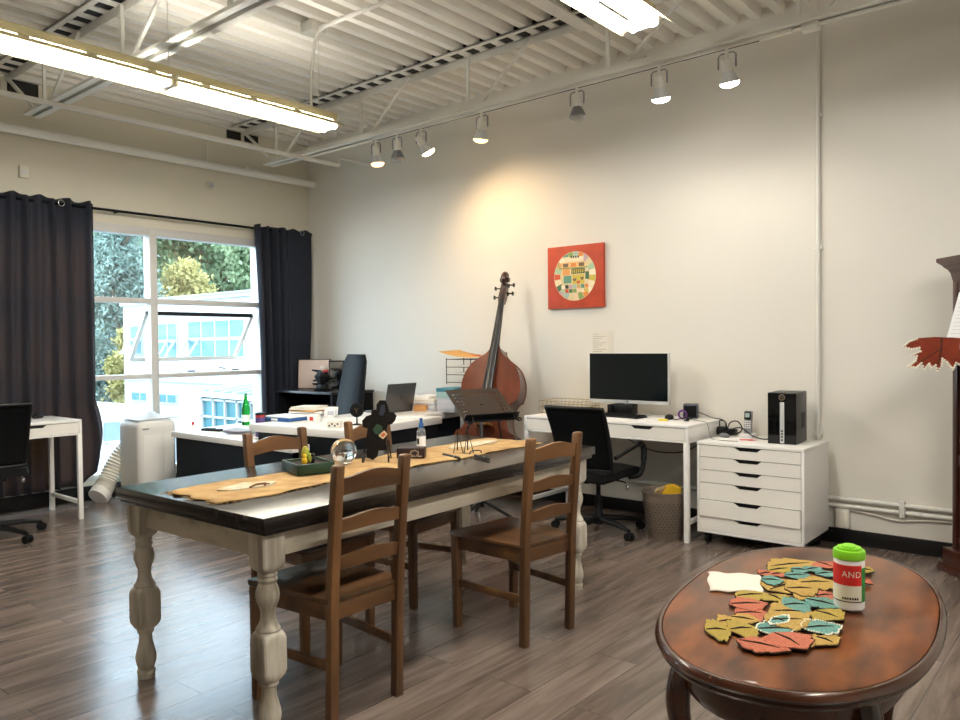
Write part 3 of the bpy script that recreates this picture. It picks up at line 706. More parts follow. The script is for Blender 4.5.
def blob(cx, cy, rx, ry, seed, n=26):
    q = random.Random(seed); ph = [q.uniform(0, 6) for _ in range(3)]
    return [(cx+rx*cos(2*pi*k/n)*(1+.16*sin(3*2*pi*k/n+ph[0])+.10*sin(7*2*pi*k/n+ph[1])), cy+ry*sin(2*pi*k/n)*(1+.16*sin(2*2*pi*k/n+ph[2]))) for k in range(n)]
patch_m = mat('pale_burlap_print', 'c9ae7c', .95, col2='ddd3bd', scale=26, contrast=(.35, .6), bump=.8, bscale=260)
MB().prism(blob(-.03, -.74, .055, .12, 2), .0052, .0105).build('pale_patch', patch_m, rn)
MB().prism(blob(-.08, .72, .07, .17, 5), .0052, .0115).build('pale_patch', patch_m, rn)
m = MB(); m.tube(spline([(.02, -.76, .011), (.0, -.71, .014), (.02, -.67, .011)], 5), .004, 6); m.tube(spline([(.03, -.70, .011), (.01, -.68, .014), (-.01, -.70, .011)], 5), .004, 6); m.build('twig_motif', mat('brown_thread', '6d4b28', .9), rn)

def on_table(name, label, cat, x, y, rz=0, group=None): return thing(name, label, cat, (x, y, TT+.008), rz, group)
t = on_table('planter_tray', 'dark green square tray planted with a small cactus on the runner', 'planter', 4.139, -3.215, R(-17))
m = MB(); m.b2((-.098, -.083, 0), (.098, .083, .008))
for a in ((-.098, -.083, .098, -.073), (-.098, .073, .098, .083), (-.098, -.083, -.088, .083), (.088, -.083, .098, .083)): m.b2((a[0], a[1], 0), (a[2], a[3], .046))
m.build('tray', green_m, t, bevel=.003)
MB().b2((-.088, -.073, .01), (.088, .073, .036)).build('soil', soil_m, t)
m = MB(); m.ball((-.03, .0, .066), (.020, .018, .040), 14, 12); m.ball((-.012, .012, .055), (.012, .012, .022)); m.build('cactus', cactus_m, t, smooth=60)
m = MB(); m.lathe([(.010, .036), (.014, .045), (.010, .058), (.006, .062), (.009, .070), (.004, .078)], (.012, -.02, 0), 14); m.build('yellow_ornament', yellow_m, t, smooth=60)
m = MB(); m.tube([(.05, .0, .036), (.052, .003, .072)], .005); m.ball((.052, .003, .076), .009); m.tube([(.052, .003, .06), (.068, .0, .072)], .003); m.ball((.07, 0, .06), .007); m.tube([(.07, 0, .03), (.07, 0, .06)], .003); m.build('black_ornament', black_m, t, smooth=60)
t = on_table('crystal_ball', 'clear glass ball standing beside the green tray on the runner', 'glass ball', 4.123, -3.003)
MB().ball((0, 0, .0605), .059, 40, 24).build('ball', glass_ball_m, t, smooth=80)
MB().lathe([(.014, 0), (.017, .002), (.015, .005), (.011, .005), (.011, .0)], n=30, cap=False).build('ring_stand', chrome_m, t, smooth=40)

# plaque on wire easel
S_ = 1/1700.
OUT = [(345, 132), (372, 99), (418, 100), (438, 150), (450, 195), (488, 200), (506, 225), (495, 262), (470, 290), (438, 296), (428, 330), (424, 420), (432, 490), (405, 500), (366, 500), (360, 545), (320, 575), (276, 550), (274, 526), (246, 520), (255, 470), (268, 400), (277, 325), (236, 310), (232, 262), (265, 226), (302, 215), (308, 178), (344, 172)]
t = on_table('plaque', 'dark brown cut-out plaque with green and red patches propped on a wire easel', 'plaque', 4.156, -2.834, R(40))
pv = lambda x, y: ((x-355)*S_, (575-y)*S_+.004)
Mp = Matrix.Translation((0, 0, 0)) @ Matrix.Rotation(R(90-12), 4, 'X')
m = MB(); m.M = Mp; m.prism([pv(*p) for p in OUT], -.012, 0); m.build('board', plaque_m, t)
m = MB(); m.M = Mp; m.prism([pv(*p) for p in [(318, 335), (352, 288), (392, 305), (398, 340), (375, 375), (340, 372)]], -.001, .002); m.build('green_patch', plaque_green_m, t)
m = MB(); m.M = Mp; m.prism([pv(*p) for p in [(410, 342), (437, 372), (402, 412), (366, 384)]], -.001, .003); m.build('cream_diamond', plaque_cream_m, t)
m = MB(); m.M = Mp; m.prism([pv(*p) for p in [(408, 358), (425, 375), (402, 398), (381, 382)]], .002, .005); m.build('red_diamond', plaque_red_m, t)
m = MB(); m.M = Mp; m.prism([pv(*p) for p in [(380, 140), (410, 135), (415, 190), (395, 225), (368, 215)]], -.001, .002); m.build('blue_patch', mat('plaque_blue', '1a2033', .5), t)
m = MB()
for s in (-1, 1):
    m.tube(spline([(s*.055, .10, -.006), (s*.052, .03, .09), (s*.050, .018, .06), (s*.058, -.03, -.004)], 5), .0036, 6)
    m.tube(spline([(s*.058, -.03, -.004), (s*.060, -.045, .004), (s*.060, -.040, .024), (s*.060, -.026, .026), (s*.06, -.028, .014)], 5), .0034, 6)
m.tube([(-.05, .02, .06), (.05, .02, .06)], .0025, 6); m.build('wire_easel', wirem, t, smooth=50)

t = on_table('tissue_box', 'small maroon box with cream flourish print on the runner', 'box', 4.205, -2.655, R(36))
MB().b2((-.066, -.04, 0), (.066, .04, .047)).build('box', boxred_m, t, bevel=.002)
m = MB()
for k in range(7):
    a = k*.9; m.tube(spline([(.02+.012*cos(a), -.0405, .024+.010*sin(a)), (.02+.022*cos(a+.5), -.0405, .024+.016*sin(a+.5)), (.02+.018*cos(a+1.1), -.0405, .024+.013*sin(a+1.1))], 4), .0013, 5)
for k in range(5): m.box((-.05+.015*k, -.0405, .010+.004*(k % 2)), (.009, .001, .006))
m.box((.045, -.0405, .010), (.02, .001, .005)); m.build('flourish', boxcream_m, t)
t = on_table('spray_bottle', 'small clear bottle with blue cap behind the maroon box', 'bottle', 4.075, -2.455); t.scale = (1.1, 1.1, 1.12)
MB().lathe([(.018, 0), (.0205, .004), (.0205, .082), (.017, .095), (.010, .103), (.010, .108)], n=24).build('bottle', clearpl_m, t, smooth=50)
MB().lathe([(.0208, .015), (.0208, .065)], n=24, cap=False).build('label', paper_m, t, smooth=50)
m = MB(); m.lathe([(.0118, .104), (.0118, .122), (.009, .126), (.007, .128), (.007, .145), (.005, .147)], n=20); m.build('cap', bluecap_m, t, smooth=40)
m = MB(); m.lathe([(.0211, .028), (.0211, .055)], n=24, cap=False); m2 = MB(); m2.add([v for v in m.v if v.y < -.002 and abs(v.x) < .012][:0], []); 
MB().b2((-.006, -.0216, .03), (.006, -.0206, .056)).build('label_mark', black_m, t)
t = on_table('wire_easel', 'empty black wire plate easel standing on the runner', 'easel', 4.285, -2.375, R(42))
m = MB()
for s in (-1, 1):
    x0 = s*.026; m.tube([(x0-.020, -.03, -.006), (x0, .022, .108), (x0+.028, -.03, -.006)], .0029, 6); m.tube([(x0, .022, .108), (x0, .085, -.006)], .0029, 6)
m.tube([(-.046, -.03, -.004), (.054, -.03, -.004)], .0029, 6)
m.tube(spline([(.0, -.03, -.003), (.03, -.065, -.004), (.042, -.07, .012), (.085, -.05, .012), (.092, -.04, -.003)], 4), .0029, 6); m.build('frame', wirem, t, smooth=50)
def pen(a, b, label):
    a, b = Vector((a[0], a[1], TT+.009)), Vector((b[0], b[1], TT+.009)); t = thing('pen', label, 'pen', a, 0); d = b-a; e = d.normalized()
    MB().cyl(Vector(), d*.62, .007, n=12).build('barrel', black_m, t, smooth=40); MB().cyl(d*.62, d*.66, .0075, n=12).build('band', chrome_m, t, smooth=40)
    MB().tube([d*.66, d*.93, d], [.0072, .006, .002], 12).build('cap', black_m, t, smooth=40)
    MB().bar(d*.68+Vector((0, 0, .008)), d*.92+Vector((0, 0, .008)), .003, .002).build('clip', chrome_m, t)
pen((4.275, -2.505), (4.43, -2.555), 'black pen on the table edge of the runner, below the wire easel')
pen((4.425, -2.445), (4.565, -2.50), 'black pen lying on bare table top right of the wire easel')

# ------------------------------------------------------------------ white desks with drawers
def desk(label, loc, rz, W=1.31, D=.58):
    t = thing('writing_desk', label, 'desk', loc, rz)
    MB().b2((0, 0, .742), (W, D, .76)).build('desk_top', white_m, t, bevel=.003)
    m = MB(); m.b2((0, .0, .655), (.02, D, .742)); m.b2((W-.02, 0, .655), (W, D, .742)); m.b2((.02, D-.02, .655), (W-.02, D, .742)); m.b2((0, 0, .645), (W, D, .657)); m.b2((W/2-.01, .01, .657), (W/2+.01, D, .742))
    m.build('case', white_m, t, bevel=.002)
    for k in (0, 1):
        a, b = (.022+k*(W/2-.01), W/2-.012+k*(W/2-.01)); c = (a+b)/2; z0, z1 = .660, .738
        m = MB(); m.M = Matrix(((1, 0, 0, 0), (0, 0, -1, 0), (0, 1, 0, 0), (0, 0, 0, 1)))
        m.prism([(a, z0), (b, z0), (b, z1), (c+.085, z1), (c+.06, z1-.020), (c-.06, z1-.020), (c-.085, z1), (a, z1)], -.016, -.002)
        d = m.build('drawer', whitebrown_m, t)
        MB().b2((a+.01, .02, z0+.005), (b-.01, .03, z1)).build('drawer_shadow_panel', dark_gap_m, d)  # near-black panel paints the shade seen through the grip notch
    for x in (.0, W-.032):
        for y in (.0, D-.032): MB().b2((x, y, 0), (x+.032, y+.032, .646)).build('leg', white_m, t, bevel=.002)
        MB().b2((x+.004, .03, .115), (x+.028, D-.03, .145)).build('cross_bar', white_m, t, bevel=.002)
    return t
desk('white writing desk against the long wall with monitor and keyboard on it', (3.355, -.616, 0), 0)
desk('white writing desk standing before the left curtain at the window', (.735, -4.03, 0), R(90), D=.56)

def drawer_unit():
    t = thing('drawer_unit', 'low white six-drawer cabinet carrying the computer tower', 'drawer cabinet', (4.701, -.564, 0))
    W, D, H, zb = .67, .48, .66, .076
    m = MB(); m.b2((0, .002, zb), (.018, D, H-.0202)); m.b2((W-.018, .002, zb), (W, D, H-.0202)); m.b2((0, .0, H-.02), (W, D, H)); m.b2((0, .004, zb), (W, D, zb+.02)); m.b2((.018, D-.012, zb+.02), (W-.018, D, H-.02))
    m.build('case', white_m, t, bevel=.002)
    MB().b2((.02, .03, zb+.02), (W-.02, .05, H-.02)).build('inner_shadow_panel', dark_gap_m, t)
    fr = [.035, .165, .305, .445, .63, .815, .965]; zz = [H-(H-zb)*f for f in fr]
    for k in range(6):
        z1, z0 = zz[k]-.003, zz[k+1]+.001; c = .325; y = -.012 if k == 4 else .0
        m = MB(); m.M = Matrix(((1, 0, 0, 0), (0, 0, -1, 0), (0, 1, 0, 0), (0, 0, 0, 1)))
        m.prism([(.02, z0), (W-.02, z0), (W-.02, z1), (c+.09, z1), (c+.062, z1-.021), (c-.05, z1-.021), (c-.085, z1), (.02, z1)], -.016-y, -.001-y)
        d = m.build('drawer', whitebrown_m, t)
    for x in (.05, W-.05):
        for y in (.06, D-.06):
            m = MB(); m.cyl((x-.012, y, .032), (x+.012, y, .032), .032, n=18); m.b2((x-.016, y-.02, .045), (x+.016, y+.02, zb)); m.build('caster', black_m, t, smooth=40)
drawer_unit()

# ------------------------------------------------------------------ office chairs (local: faces +Y)
def office_base(t, a0, r=.31, hub=.085, seat=.40):
    for k in range(5):
        a = R(a0+72*k); e = Vector((cos(a), sin(a), 0))
        MB().tube([e*.02+Vector((0, 0, hub+.01)), e*(r*.6)+Vector((0, 0, hub)), e*r+Vector((0, 0, hub-.022))], [.024, .019, .014], 8).build('base_leg', black_m, t, smooth=40)
        c = MB(); p = e*r; q = Vector((-e.y, e.x, 0))
        for s in (-1, 1): c.cyl(p+q*(s*.006)+Vector((0, 0, .027)), p+q*(s*.024)+Vector((0, 0, .027)), .027, n=16)
        c.ball(p+Vector((0, 0, .045)), (.018, .018, .014)); c.build('caster', blackmatte_m, t, smooth=40)
    MB().lathe([(.035, hub-.03), (.04, hub+.02), (.030, hub+.04), (.027, .25), (.016, .25), (.016, seat)], n=18).build('gas_column', black_m, t, smooth=40)
def task_chair(label, loc, rz, a0, top=.875, r=.31, z_s=.43, lean=.15, arms=True, ah=0):
    t = thing('office_chair', label, 'chair', loc, rz)
    office_base(t, a0, r, seat=z_s-.03)
    MB().b2((-.10, -.11, z_s-.05), (.10, .13, z_s-.01)).build('tilt_mechanism', black_m, t, bevel=.01)
    m = MB(); m.tube(spline([(.10, .02, z_s-.03), (.20, .0, z_s-.035), (.22, .0, z_s-.06)], 5), .005); m.ball((.22, 0, z_s-.07), (.012, .012, .018)); m.build('lever', chrome_m, t, smooth=50)
    rings = []
    for i in range(9):
        f = i/8; y = -.24+.53*f; w = .235*(1-.18*abs(2*f-1)**3); dz = .012*sin(f*pi)-.028*max(0, f-.75)*4; rings.append([(x*w, y, z_s+dz+h) for x, h in ((-1, .005), (-.93, -.008), (.93, -.008), (1, .005), (.96, .045), (.5, .056), (-.5, .056), (-.96, .045))])
    MB().loft(rings).build('seat', blackmatte_m, t, smooth=50)
    def bk(u, v, o=0):
        x = (u-.5)*(.40+.03*v); z = z_s+.06+v*(top-z_s-.06); y = -.17-lean*v-.035*(1-(2*u-1)**2)*(1-.5*v)+.02*sin(v*pi)
        return Vector((x, y+o, z))
    MB().grid(bk, 14, 14).build('back_mesh', mesh_black_m, t, smooth=60, solid=.01)
    fr_ = [bk(0, v/10) for v in range(11)]+[bk(u/8, 1) for u in range(1, 9)]+[bk(1, 1-v/10) for v in range(1, 11)]+[bk(1-u/8, 0) for u in range(1, 8)]
    MB().tube(fr_, .013, 8, closed=True).build('back_frame', black_m, t, smooth=50)
    m = MB(); m.tube(spline([(0, .0, z_s-.03), (0, -.20, z_s-.01), (0, -.255, z_s+.12), (0, -.25, z_s+.22)], 6), .02); m.build('back_support', black_m, t, smooth=50)
    for s in (-1, 1) if arms else ():
        m = MB(); m.tube(spline([(s*.20, .06, z_s-.01), (s*.275, .09, z_s+.02), (s*.285, .12, z_s+.12+ah), (s*.275, .10, z_s+.185+ah), (s*.27, -.02, z_s+.17+ah), (s*.24, -.20, z_s+.12+ah)], 7), [.016]*12+[.02]*13+[.015]*11, 8)
        m.build('armrest', black_m, t, smooth=50)
    return t
task_chair('black mesh-back office chair pulled up to the monitor desk', (4.038, -.686, 0), R(2), -21, z_s=.395, ah=.035)
task_chair('black office chair at the far left desk, cut by the picture edge', (.87, -3.41, 0), R(83), -61, top=.93, r=.35, z_s=.45, lean=.10, arms=False)
# high back chair behind the upper desk
t = thing('office_chair', 'high-backed dark leather chair behind the paper-covered desk', 'chair', (1.46, -.99, 0), R(162))
office_base(t, 10, .30, seat=.42)
rings = []
for i in range(13):
    f = i/12; z = .52+.70*f; w = (.30-.075*f)*(1 if f < .93 else 1-(f-.93)*3); y = -.20-.11*f; d = .04*(1-.4*f)
    rings.append([(x*w, y+o*d, z) for x, o in ((-1, 0), (-.9, -.8), (0, -1), (.9, -.8), (1, 0), (.9, .8), (0, 1), (-.9, .8))])
MB().loft(rings).build('backrest', leather_m, t, smooth=60)
m = MB(); m.box((0, .03, .47), (.50, .48, .11)); m.build('seat', leather_m, t, bevel=.03, seg=3)
for s in (-1, 1):
    MB().tube(spline([(s*.25, -.12, .45), (s*.29, -.10, .60), (s*.29, .12, .66), (s*.27, .18, .46)], 6), .012).build('armrest', chrome_m, t, smooth=50)

# waste bin
t = thing('waste_bin', 'taupe woven plastic waste basket under the white desk', 'bin', (4.468, -.545, 0)); t.scale = (1.12, 1.12, 1.06)
m = MB(); m.lathe([(.098, 0), (.102, .006), (.135, .285), (.140, .287), (.140, .297), (.133, .297), (.128, .285), (.097, .012), (.0, .012)], n=48, cap=False); m.add([(.098*cos(a), .098*sin(a), 0) for a in [2*pi*k/24 for k in range(24)]], [tuple(range(23, -1, -1))])
m.build('bucket', bin_m, t, smooth=40)
m = MB()
for j in range(11):
    z = .05+j*.018; r_ = .1025+.033*z/.285+.0006
    for k in range(34):
        a = 2*pi*(k+.5*(j % 2))/34; m.box((r_*cos(a), r_*sin(a), z), (.0035, .010, .009), a)
m.build('weave', mat('bin_weave_dark', '4f463d', .6), t)
m = tag(MB().add([], []).grid(lambda u, v: (4.418+.16*u+.015*v, -.545+.06*v-.08*u*v, .240+.11*v*(1-.35*abs(u-.45))+.02*u), 6, 5).build('crumpled_paper', yellow_m, smooth=20, solid=.004), 'crumpled yellow paper sticking out of the waste basket', 'paper')
m = tag(MB().grid(lambda u, v: (4.403+.02*u+.03*v, -.605+.11*u, .245+.085*v), 4, 3).build('crumpled_paper', mat('tan_paper', 'b9a37a', .8), smooth=20, solid=.003), 'tan scrap of card beside the yellow paper in the basket', 'paper')
# ------------------------------------------------------------------ double bass
bs = thing('double_bass', 'reddish brown double bass leaning on the long wall behind the music stand', 'double bass', (2.93, -.60, 0), R(20))
LB = Matrix.Rotation(R(3.0), 4, 'Y') @ Matrix.Rotation(R(-14.6), 4, 'X') @ Matrix.Diagonal((.90, .95, .965, 1))
half = [(0, .13), (.12, .135), (.22, .165), (.30, .235), (.335, .33), (.335, .42), (.31, .51), (.275, .575), (.268, .60), (.245, .605), (.215, .635), (.190, .70), (.185, .75), (.195, .81), (.215, .855), (.240, .88), (.255, .885), (.262, .91), (.272, .96), (.268, 1.03), (.245, 1.10), (.205, 1.165), (.15, 1.21), (.09, 1.25), (.055, 1.285), (.045, 1.32)]
hs = spline([(x, 0, z) for x, z in half], 3); oc = [(p.x, p.z) for p in hs]+[(-p.x, p.z) for p in reversed(hs[1:])]
def body_ring(s, y, cz=.70): return [Vector((x*s, y, cz+(z-cz)*s)) for x, z in oc]
m = MB(); m.M = LB; m.loft([body_ring(.985, -.19), body_ring(.985, 0)]); m.build('ribs', bassrib_m, bs, smooth=50)
m = MB(); m.M = LB; m.loft([body_ring(1, -.188), body_ring(1.006, -.195), body_ring(1, -.200), body_ring(.93, -.203), body_ring(.72, -.215), body_ring(.4, -.224), body_ring(.1, -.226)]); m.build('top_plate', varnish_m, bs, smooth=50)
m = MB(); m.M = LB; m.loft([body_ring(1, .012), body_ring(1.004, .005), body_ring(1, -.002)]); m.build('back_plate', varnish_m, bs, smooth=50)
m = MB(); m.M = LB; m.tube([(0, -.155, 1.24), (0, -.165, 1.35), (0, -.165, 1.73)], [.045, .026, .021], 12); m.build('neck', scroll_m, bs, smooth=50)
m = MB(); m.M = LB; m.loft([[(-w, y+.012, z), (w, y+.012, z), (w*.9, y-.004, z), (w*.4, y-.012, z), (-w*.4, y-.012, z), (-w*.9, y-.004, z)] for z, w, y in ((.93, .046, -.275), (1.3, .036, -.222), (1.74, .024, -.190))]); m.build('fingerboard', ebony_m, bs, smooth=40)
m = MB(); m.M = LB
m.loft([[(-w, y-d, z), (w, y-d, z), (w, y+d, z), (-w, y+d, z)] for z, w, y, d in ((1.70, .026, -.165, .025), (1.75, .032, -.160, .032), (1.86, .028, -.140, .030), (1.90, .020, -.145, .026))])
sp_ = [(0, -.15+.045*(1-k/26)*cos(k*.42+1.2)-.01, 1.915+.045*(1-k/30)*sin(k*.42+1.2)) for k in range(24)]
m.tube(sp_, [.030-.0007*k for k in range(24)], 10); m.cyl((-.042, -.155, 1.915), (.042, -.155, 1.915), .022, n=14); m.build('scroll', scroll_m, bs, smooth=50)
for i, z in enumerate((1.76, 1.80, 1.84, 1.875)):
    s = 1 if i % 2 else -1; m = MB(); m.M = LB; m.cyl((0, -.15, z), (s*.075, -.14, z), .006, n=8); m.box((s*.085, -.14, z), (.012, .030, .028)); m.cyl((s*.03, -.12, z), (s*.036, -.12, z), .018, n=12); m.build('tuning_peg', wirem, bs, smooth=40)
m = MB(); m.M = LB; m.loft([[(-w, -.228, z), (w, -.228, z), (w*.9, -.245, z), (-w*.9, -.245, z)] for z, w in ((.2, .03), (.5, .045))]); m.build('tailpiece', ebony_m, bs)
m = MB(); m.M = LB; m.loft([[(-w, y, .655), (w, y, .655), (w, y, .675), (-w, y, .675)] for w, y in ((.075, -.22), (.07, -.26), (.06, -.32), (.045, -.345))]); m.build('bridge', wood_block_m, bs)
m = MB(); m.M = LB
for x in (-.03, -.01, .01, .03): m.tube([(x*.8, -.245, .49), (x, -.345, .665), (x*.45, -.203, 1.74), (x*.3, -.17, 1.82)], .0016, 5)
m.build('strings', mat('dull_string', '4a4640', .5), bs)
for s in (-1, 1):
    m = MB(); m.M = LB; m.tube(spline([(s*.13, -.222, .80), (s*.115, -.222, .78), (s*.12, -.222, .72), (s*.15, -.222, .62), (s*.165, -.217, .55), (s*.15, -.219, .53)], 6), .007, 6); m.build('sound_hole', black_m, bs, smooth=50)
m = MB(); m.M = LB; m.tube([(0, -.10, .15), (0, -.10, -.022)], [.011, .008], 10); m.build('end_pin', chrome_m, bs, smooth=40)

# ------------------------------------------------------------------ music stand
ms = thing('music_stand', 'black orchestral music stand with perforated tilted desk before the bass', 'music stand', (3.185, -.915, 0))
for k in range(3):
    a = R(20+120*k); MB().tube([(cos(a)*.02, sin(a)*.02, .14), (cos(a)*.18, sin(a)*.18, .06), (cos(a)*.27, sin(a)*.27, .012)], .012, 8).build('base_leg', black_m, ms, smooth=40)
m = MB(); m.cyl((0, 0, .10), (0, 0, .55), .017, n=14); m.build('lower_pole', black_m, ms, smooth=40)
MB().cyl((0, 0, .5), (0, 0, .84), .011, n=14).build('upper_pole', steelgrey_m, ms, smooth=40); MB().cyl((0, 0, .53), (0, 0, .57), .023, n=14).build('clamp', black_m, ms, smooth=40)
e = Vector((.34, .94, 0)).normalized(); nh = Vector((.94, -.34, 0)).normalized(); tt = R(55); dn = nh*sin(tt)-Vector((0, 0, 1))*cos(tt); nn = e.cross(dn).normalized()
if nn.z < 0: nn = -nn
W_, L_ = .45, .35
PM = Matrix(((e.x, dn.x, nn.x, 0), (e.y, dn.y, nn.y, 0), (e.z, dn.z, nn.z, .862), (0, 0, 0, 1)))
m = MB(); m.M = PM; NC, NR = 15, 9
holes = set()
for r_ in range(1, 8):
    for c in (1, 2): holes.add((c if r_ % 2 else c, r_))
    for c in (12, 13): holes.add((c, r_))
for c in range(3, 12): holes.add((c, 1))
for c in (3, 11): holes.add((c, 2))
dx, dy = W_/NC, L_/NR
for i in range(NC):
    for j in range(NR):
        x0, y0 = -W_/2+i*dx, -L_/2+j*dy
        if (i, j) in holes:
            cx_, cy_ = x0+dx/2, y0+dy/2; q = []; o_ = []
            for k in range(8):
                a = pi/8+k*pi/4; q.append((cx_+.0105*cos(a), cy_+.0105*sin(a), 0))
            for a, b in ((1, .414), (.414, 1), (-.414, 1), (-1, .414), (-1, -.414), (-.414, -1), (.414, -1), (1, -.414)): o_.append((cx_+a*dx/2, cy_+b*dy/2, 0))
            o2 = [(x0+dx, y0+dy, 0), (x0, y0+dy, 0), (x0, y0, 0), (x0+dx, y0, 0)]
            m.add(q+o_+o2, [(k, (k+1) % 8, 8+(k+1) % 8, 8+k) for k in range(8)]+[(8, 16, 9), (10, 17, 11), (12, 18, 13), (14, 19, 15)])
        else: m.add([(x0, y0, 0), (x0+dx, y0, 0), (x0+dx, y0+dy, 0), (x0, y0+dy, 0)], [(0, 1, 2, 3)])
m.build('desk_plate', mat('dark_bronze_enamel', '3a322d', .4, .3), ms, solid=.003)
m = MB(); m.M = PM; m.b2((-W_/2, L_/2-.004, -.01), (W_/2, L_/2+.004, .05)); m.b2((-W_/2, L_/2, .0), (W_/2, L_/2+.03, .004)); m.build('lip', black_m, ms, bevel=.003)
for s in (-1, 1):
    m = MB(); m.M = PM; c = s*(W_/2-.05)
    m.tube(spline([(c, L_/2, .03), (c, L_/2+.035, .03), (c+s*.02, L_/2+.060, .02), (c+s*.045, L_/2+.055, .02), (c+s*.048, L_/2+.035, .02), (c+s*.03, L_/2+.030, .02)], 6), .006, 8); m.build('page_holder', black_m, ms, smooth=50)
MB().bar((0, 0, .80), (-.0, 0, .862), .03, .03).build('tilt_bracket', black_m, ms)

# ------------------------------------------------------------------ desks by the window
ld = thing('low_desk', 'low white topped desk with dark front panel beside the air conditioner', 'desk', (0, 0, 0))
LZ = .62
poly = [(.885, -2.09), (2.50, -2.10), (2.50, -1.945), (1.90, -2.0), (1.86, -1.98), (1.78, -1.27), (.765, -1.27)]
m = MB(); m.prism(poly, LZ-.045, LZ); m.build('top', white_m, ld, bevel=.004)
m = MB(); m.prism([(.93, -2.07), (2.46, -2.08), (2.46, -2.055), (.955, -2.045), (.82, -1.30), (.795, -1.30)], 0, LZ-.045); m.build('front_panel', navy_m, ld)
ud = thing('work_desk', 'long white topped desk strewn with papers, dark panels below', 'desk', (2.83, -1.93, 0), R(6.5))
UZ = .735
m = MB(); m.prism([(-.93, 0), (0, 0), (0, 1.12), (-.22, 1.14), (-.22, 1.74), (-.84, 1.74), (-.84, .72), (-.93, .72)], UZ-.055, UZ); m.build('top', white_m, ud, bevel=.004)
MB().b2((-.90, .06, .0), (-.03, .085, UZ-.055)).build('front_panel', navy_m, ud); MB().b2((-.055, .085, 0), (-.03, 1.10, UZ-.055)).build('side_panel', navy_m, ud)
MB().b2((-.90, .085, 0), (-.875, .70, UZ-.055)).build('side_panel', navy_m, ud); MB().b2((-.82, 1.69, 0), (-.24, 1.71, UZ-.055)).build('back_panel', navy_m, ud)
ua = R(6.5)
def up(u, v, z=UZ): p = onz(u, v, z); return (p.x, p.y, z)
t = thing('corner_cabinet', 'black low cabinet in the room corner behind the right curtain', 'cabinet', (.20, -.56, 0)); t.scale = (.86, 1, 1)
m = MB(); m.b2((0, 0, .0), (.98, .52, .03)); m.b2((0, 0, 0), (.025, .52, .83)); m.b2((.955, 0, 0), (.98, .52, .83)); m.b2((0, .5, 0), (.98, .52, .83)); m.b2((.02, .0, .42), (.96, .5, .44)); m.build('carcass', blackmatte_m, t)
MB().b2((-.01, -.02, .83), (1.0, .52, .855)).build('top', mat('black_lacquer', '17191f', .3), t, bevel=.003)
MB().b2((.03, -.01, .05), (.51, .008, .42)).build('door', blackmatte_m, t, bevel=.003); MB().b2((.54, -.01, .05), (.95, .008, .42)).build('door', blackmatte_m, t, bevel=.003)
t = thing('framed_board', 'pale pink rectangular board with black rim standing on the corner cabinet', 'board', (.34, -.22, .856), R(30))
MB().box((0, 0, .15), (.34, .015, .295), rx=R(-6)).build('panel', rosepanel_m, t, bevel=.02); MB().box((0, .009, .15), (.36, .012, .31), rx=R(-6)).build('rim', black_m, t, bevel=.02)
t = thing('mirror', 'small round-cornered mirror behind the black figurine in the corner', 'mirror', (.56, -.10, .856), R(30))
MB().box((0, 0, .145), (.17, .01, .29)).build('frame', black_m, t, bevel=.02); MB().box((0, -.006, .145), (.14, .004, .26)).build('glass', chrome_m, t)
t = thing('figurine', 'black jagged figurine with red and cream cap on the corner cabinet', 'figurine', (.66, -.36, .856), R(20))
m = MB(); q = random.Random(9)
m.lathe([(.09, 0), (.095, .01), (.07, .03), (.05, .06), (.075, .11), (.085, .14), (.06, .17), (.055, .19)], n=9)
for k in range(14):
    a = q.uniform(0, 6.3); z = q.uniform(.05, .19); m.tube([(0, 0, z), (cos(a)*.12, sin(a)*.06, z+q.uniform(-.02, .05))], [.022, .008], 6)
m.build('body', black_m, t); MB().ball((.02, 0, .215), (.05, .035, .03)).build('cap', mat('cap_cream', 'b3a597', .6), t, smooth=60); MB().ball((.045, -.02, .19), (.035, .025, .018)).build('red_trim', canred_m, t, smooth=60)

# things on the low desk
def item(name, label, cat, u, v, z, rz=0, group=None): p = onz(u, v, z); return thing(name, label, cat, (p.x, p.y, z+.0005), rz, group)
t = item('bottle', 'green glass bottle standing on the low desk in front of the window', 'bottle', 246, 425, LZ)
MB().lathe([(.032, 0), (.036, .005), (.036, .14), (.030, .175), (.015, .215), (.0125, .25), (.0135, .256), (.0135, .27)], n=24).build('glass_body', bottle_m, t, smooth=50); MB().lathe([(.0145, .255), (.0145, .274), (.012, .276)], n=16).build('cap', mat('bottle_cap', '3f7a55', .4), t, smooth=40)
MB().lathe([(.0365, .03), (.0365, .09)], n=24, cap=False).build('label', paper_m, t, smooth=50)
t = item('beverage_can', 'tall purple and blue can with red band on the low desk', 'can', 260.5, 436.5, LZ)
MB().lathe([(.033, 0), (.037, .006), (.037, .165), (.033, .172), (.031, .172)], n=28).build('can', can_m, t, smooth=40); MB().lathe([(.0375, .145), (.0375, .164)], n=28, cap=False).build('red_band', canred_m, t, smooth=40); MB().lathe([(.038, .164), (.038, .178), (.034, .18)], n=28).build('lid', black_m, t, smooth=40)
t = item('remote_control', 'black remote control lying on the low desk near its front edge', 'remote', 212, 431, LZ, R(15))
MB().b2((-.10, -.022, 0), (.10, .022, .02)).build('body', black_m, t, bevel=.006); MB().b2((-.06, -.013, .02), (.03, .013, .023)).build('button_pad', blackmatte_m, t)
t = item('paper_stack', 'curled grey papers on the low desk beside the can', 'papers', 241, 433, LZ, R(25))
for k in range(4): MB().grid(lambda u, v, k=k: ((u-.5)*.24+.01*k, (v-.5)*.17-.008*k, .004+.006*k+.012*(2*u-1)**2), 8, 2).build('sheet', greypaper_m, t, smooth=60, solid=.0015)
t = item('bottle', 'tiny bottle with red cap at the window end of the low desk', 'bottle', 193, 429, LZ)
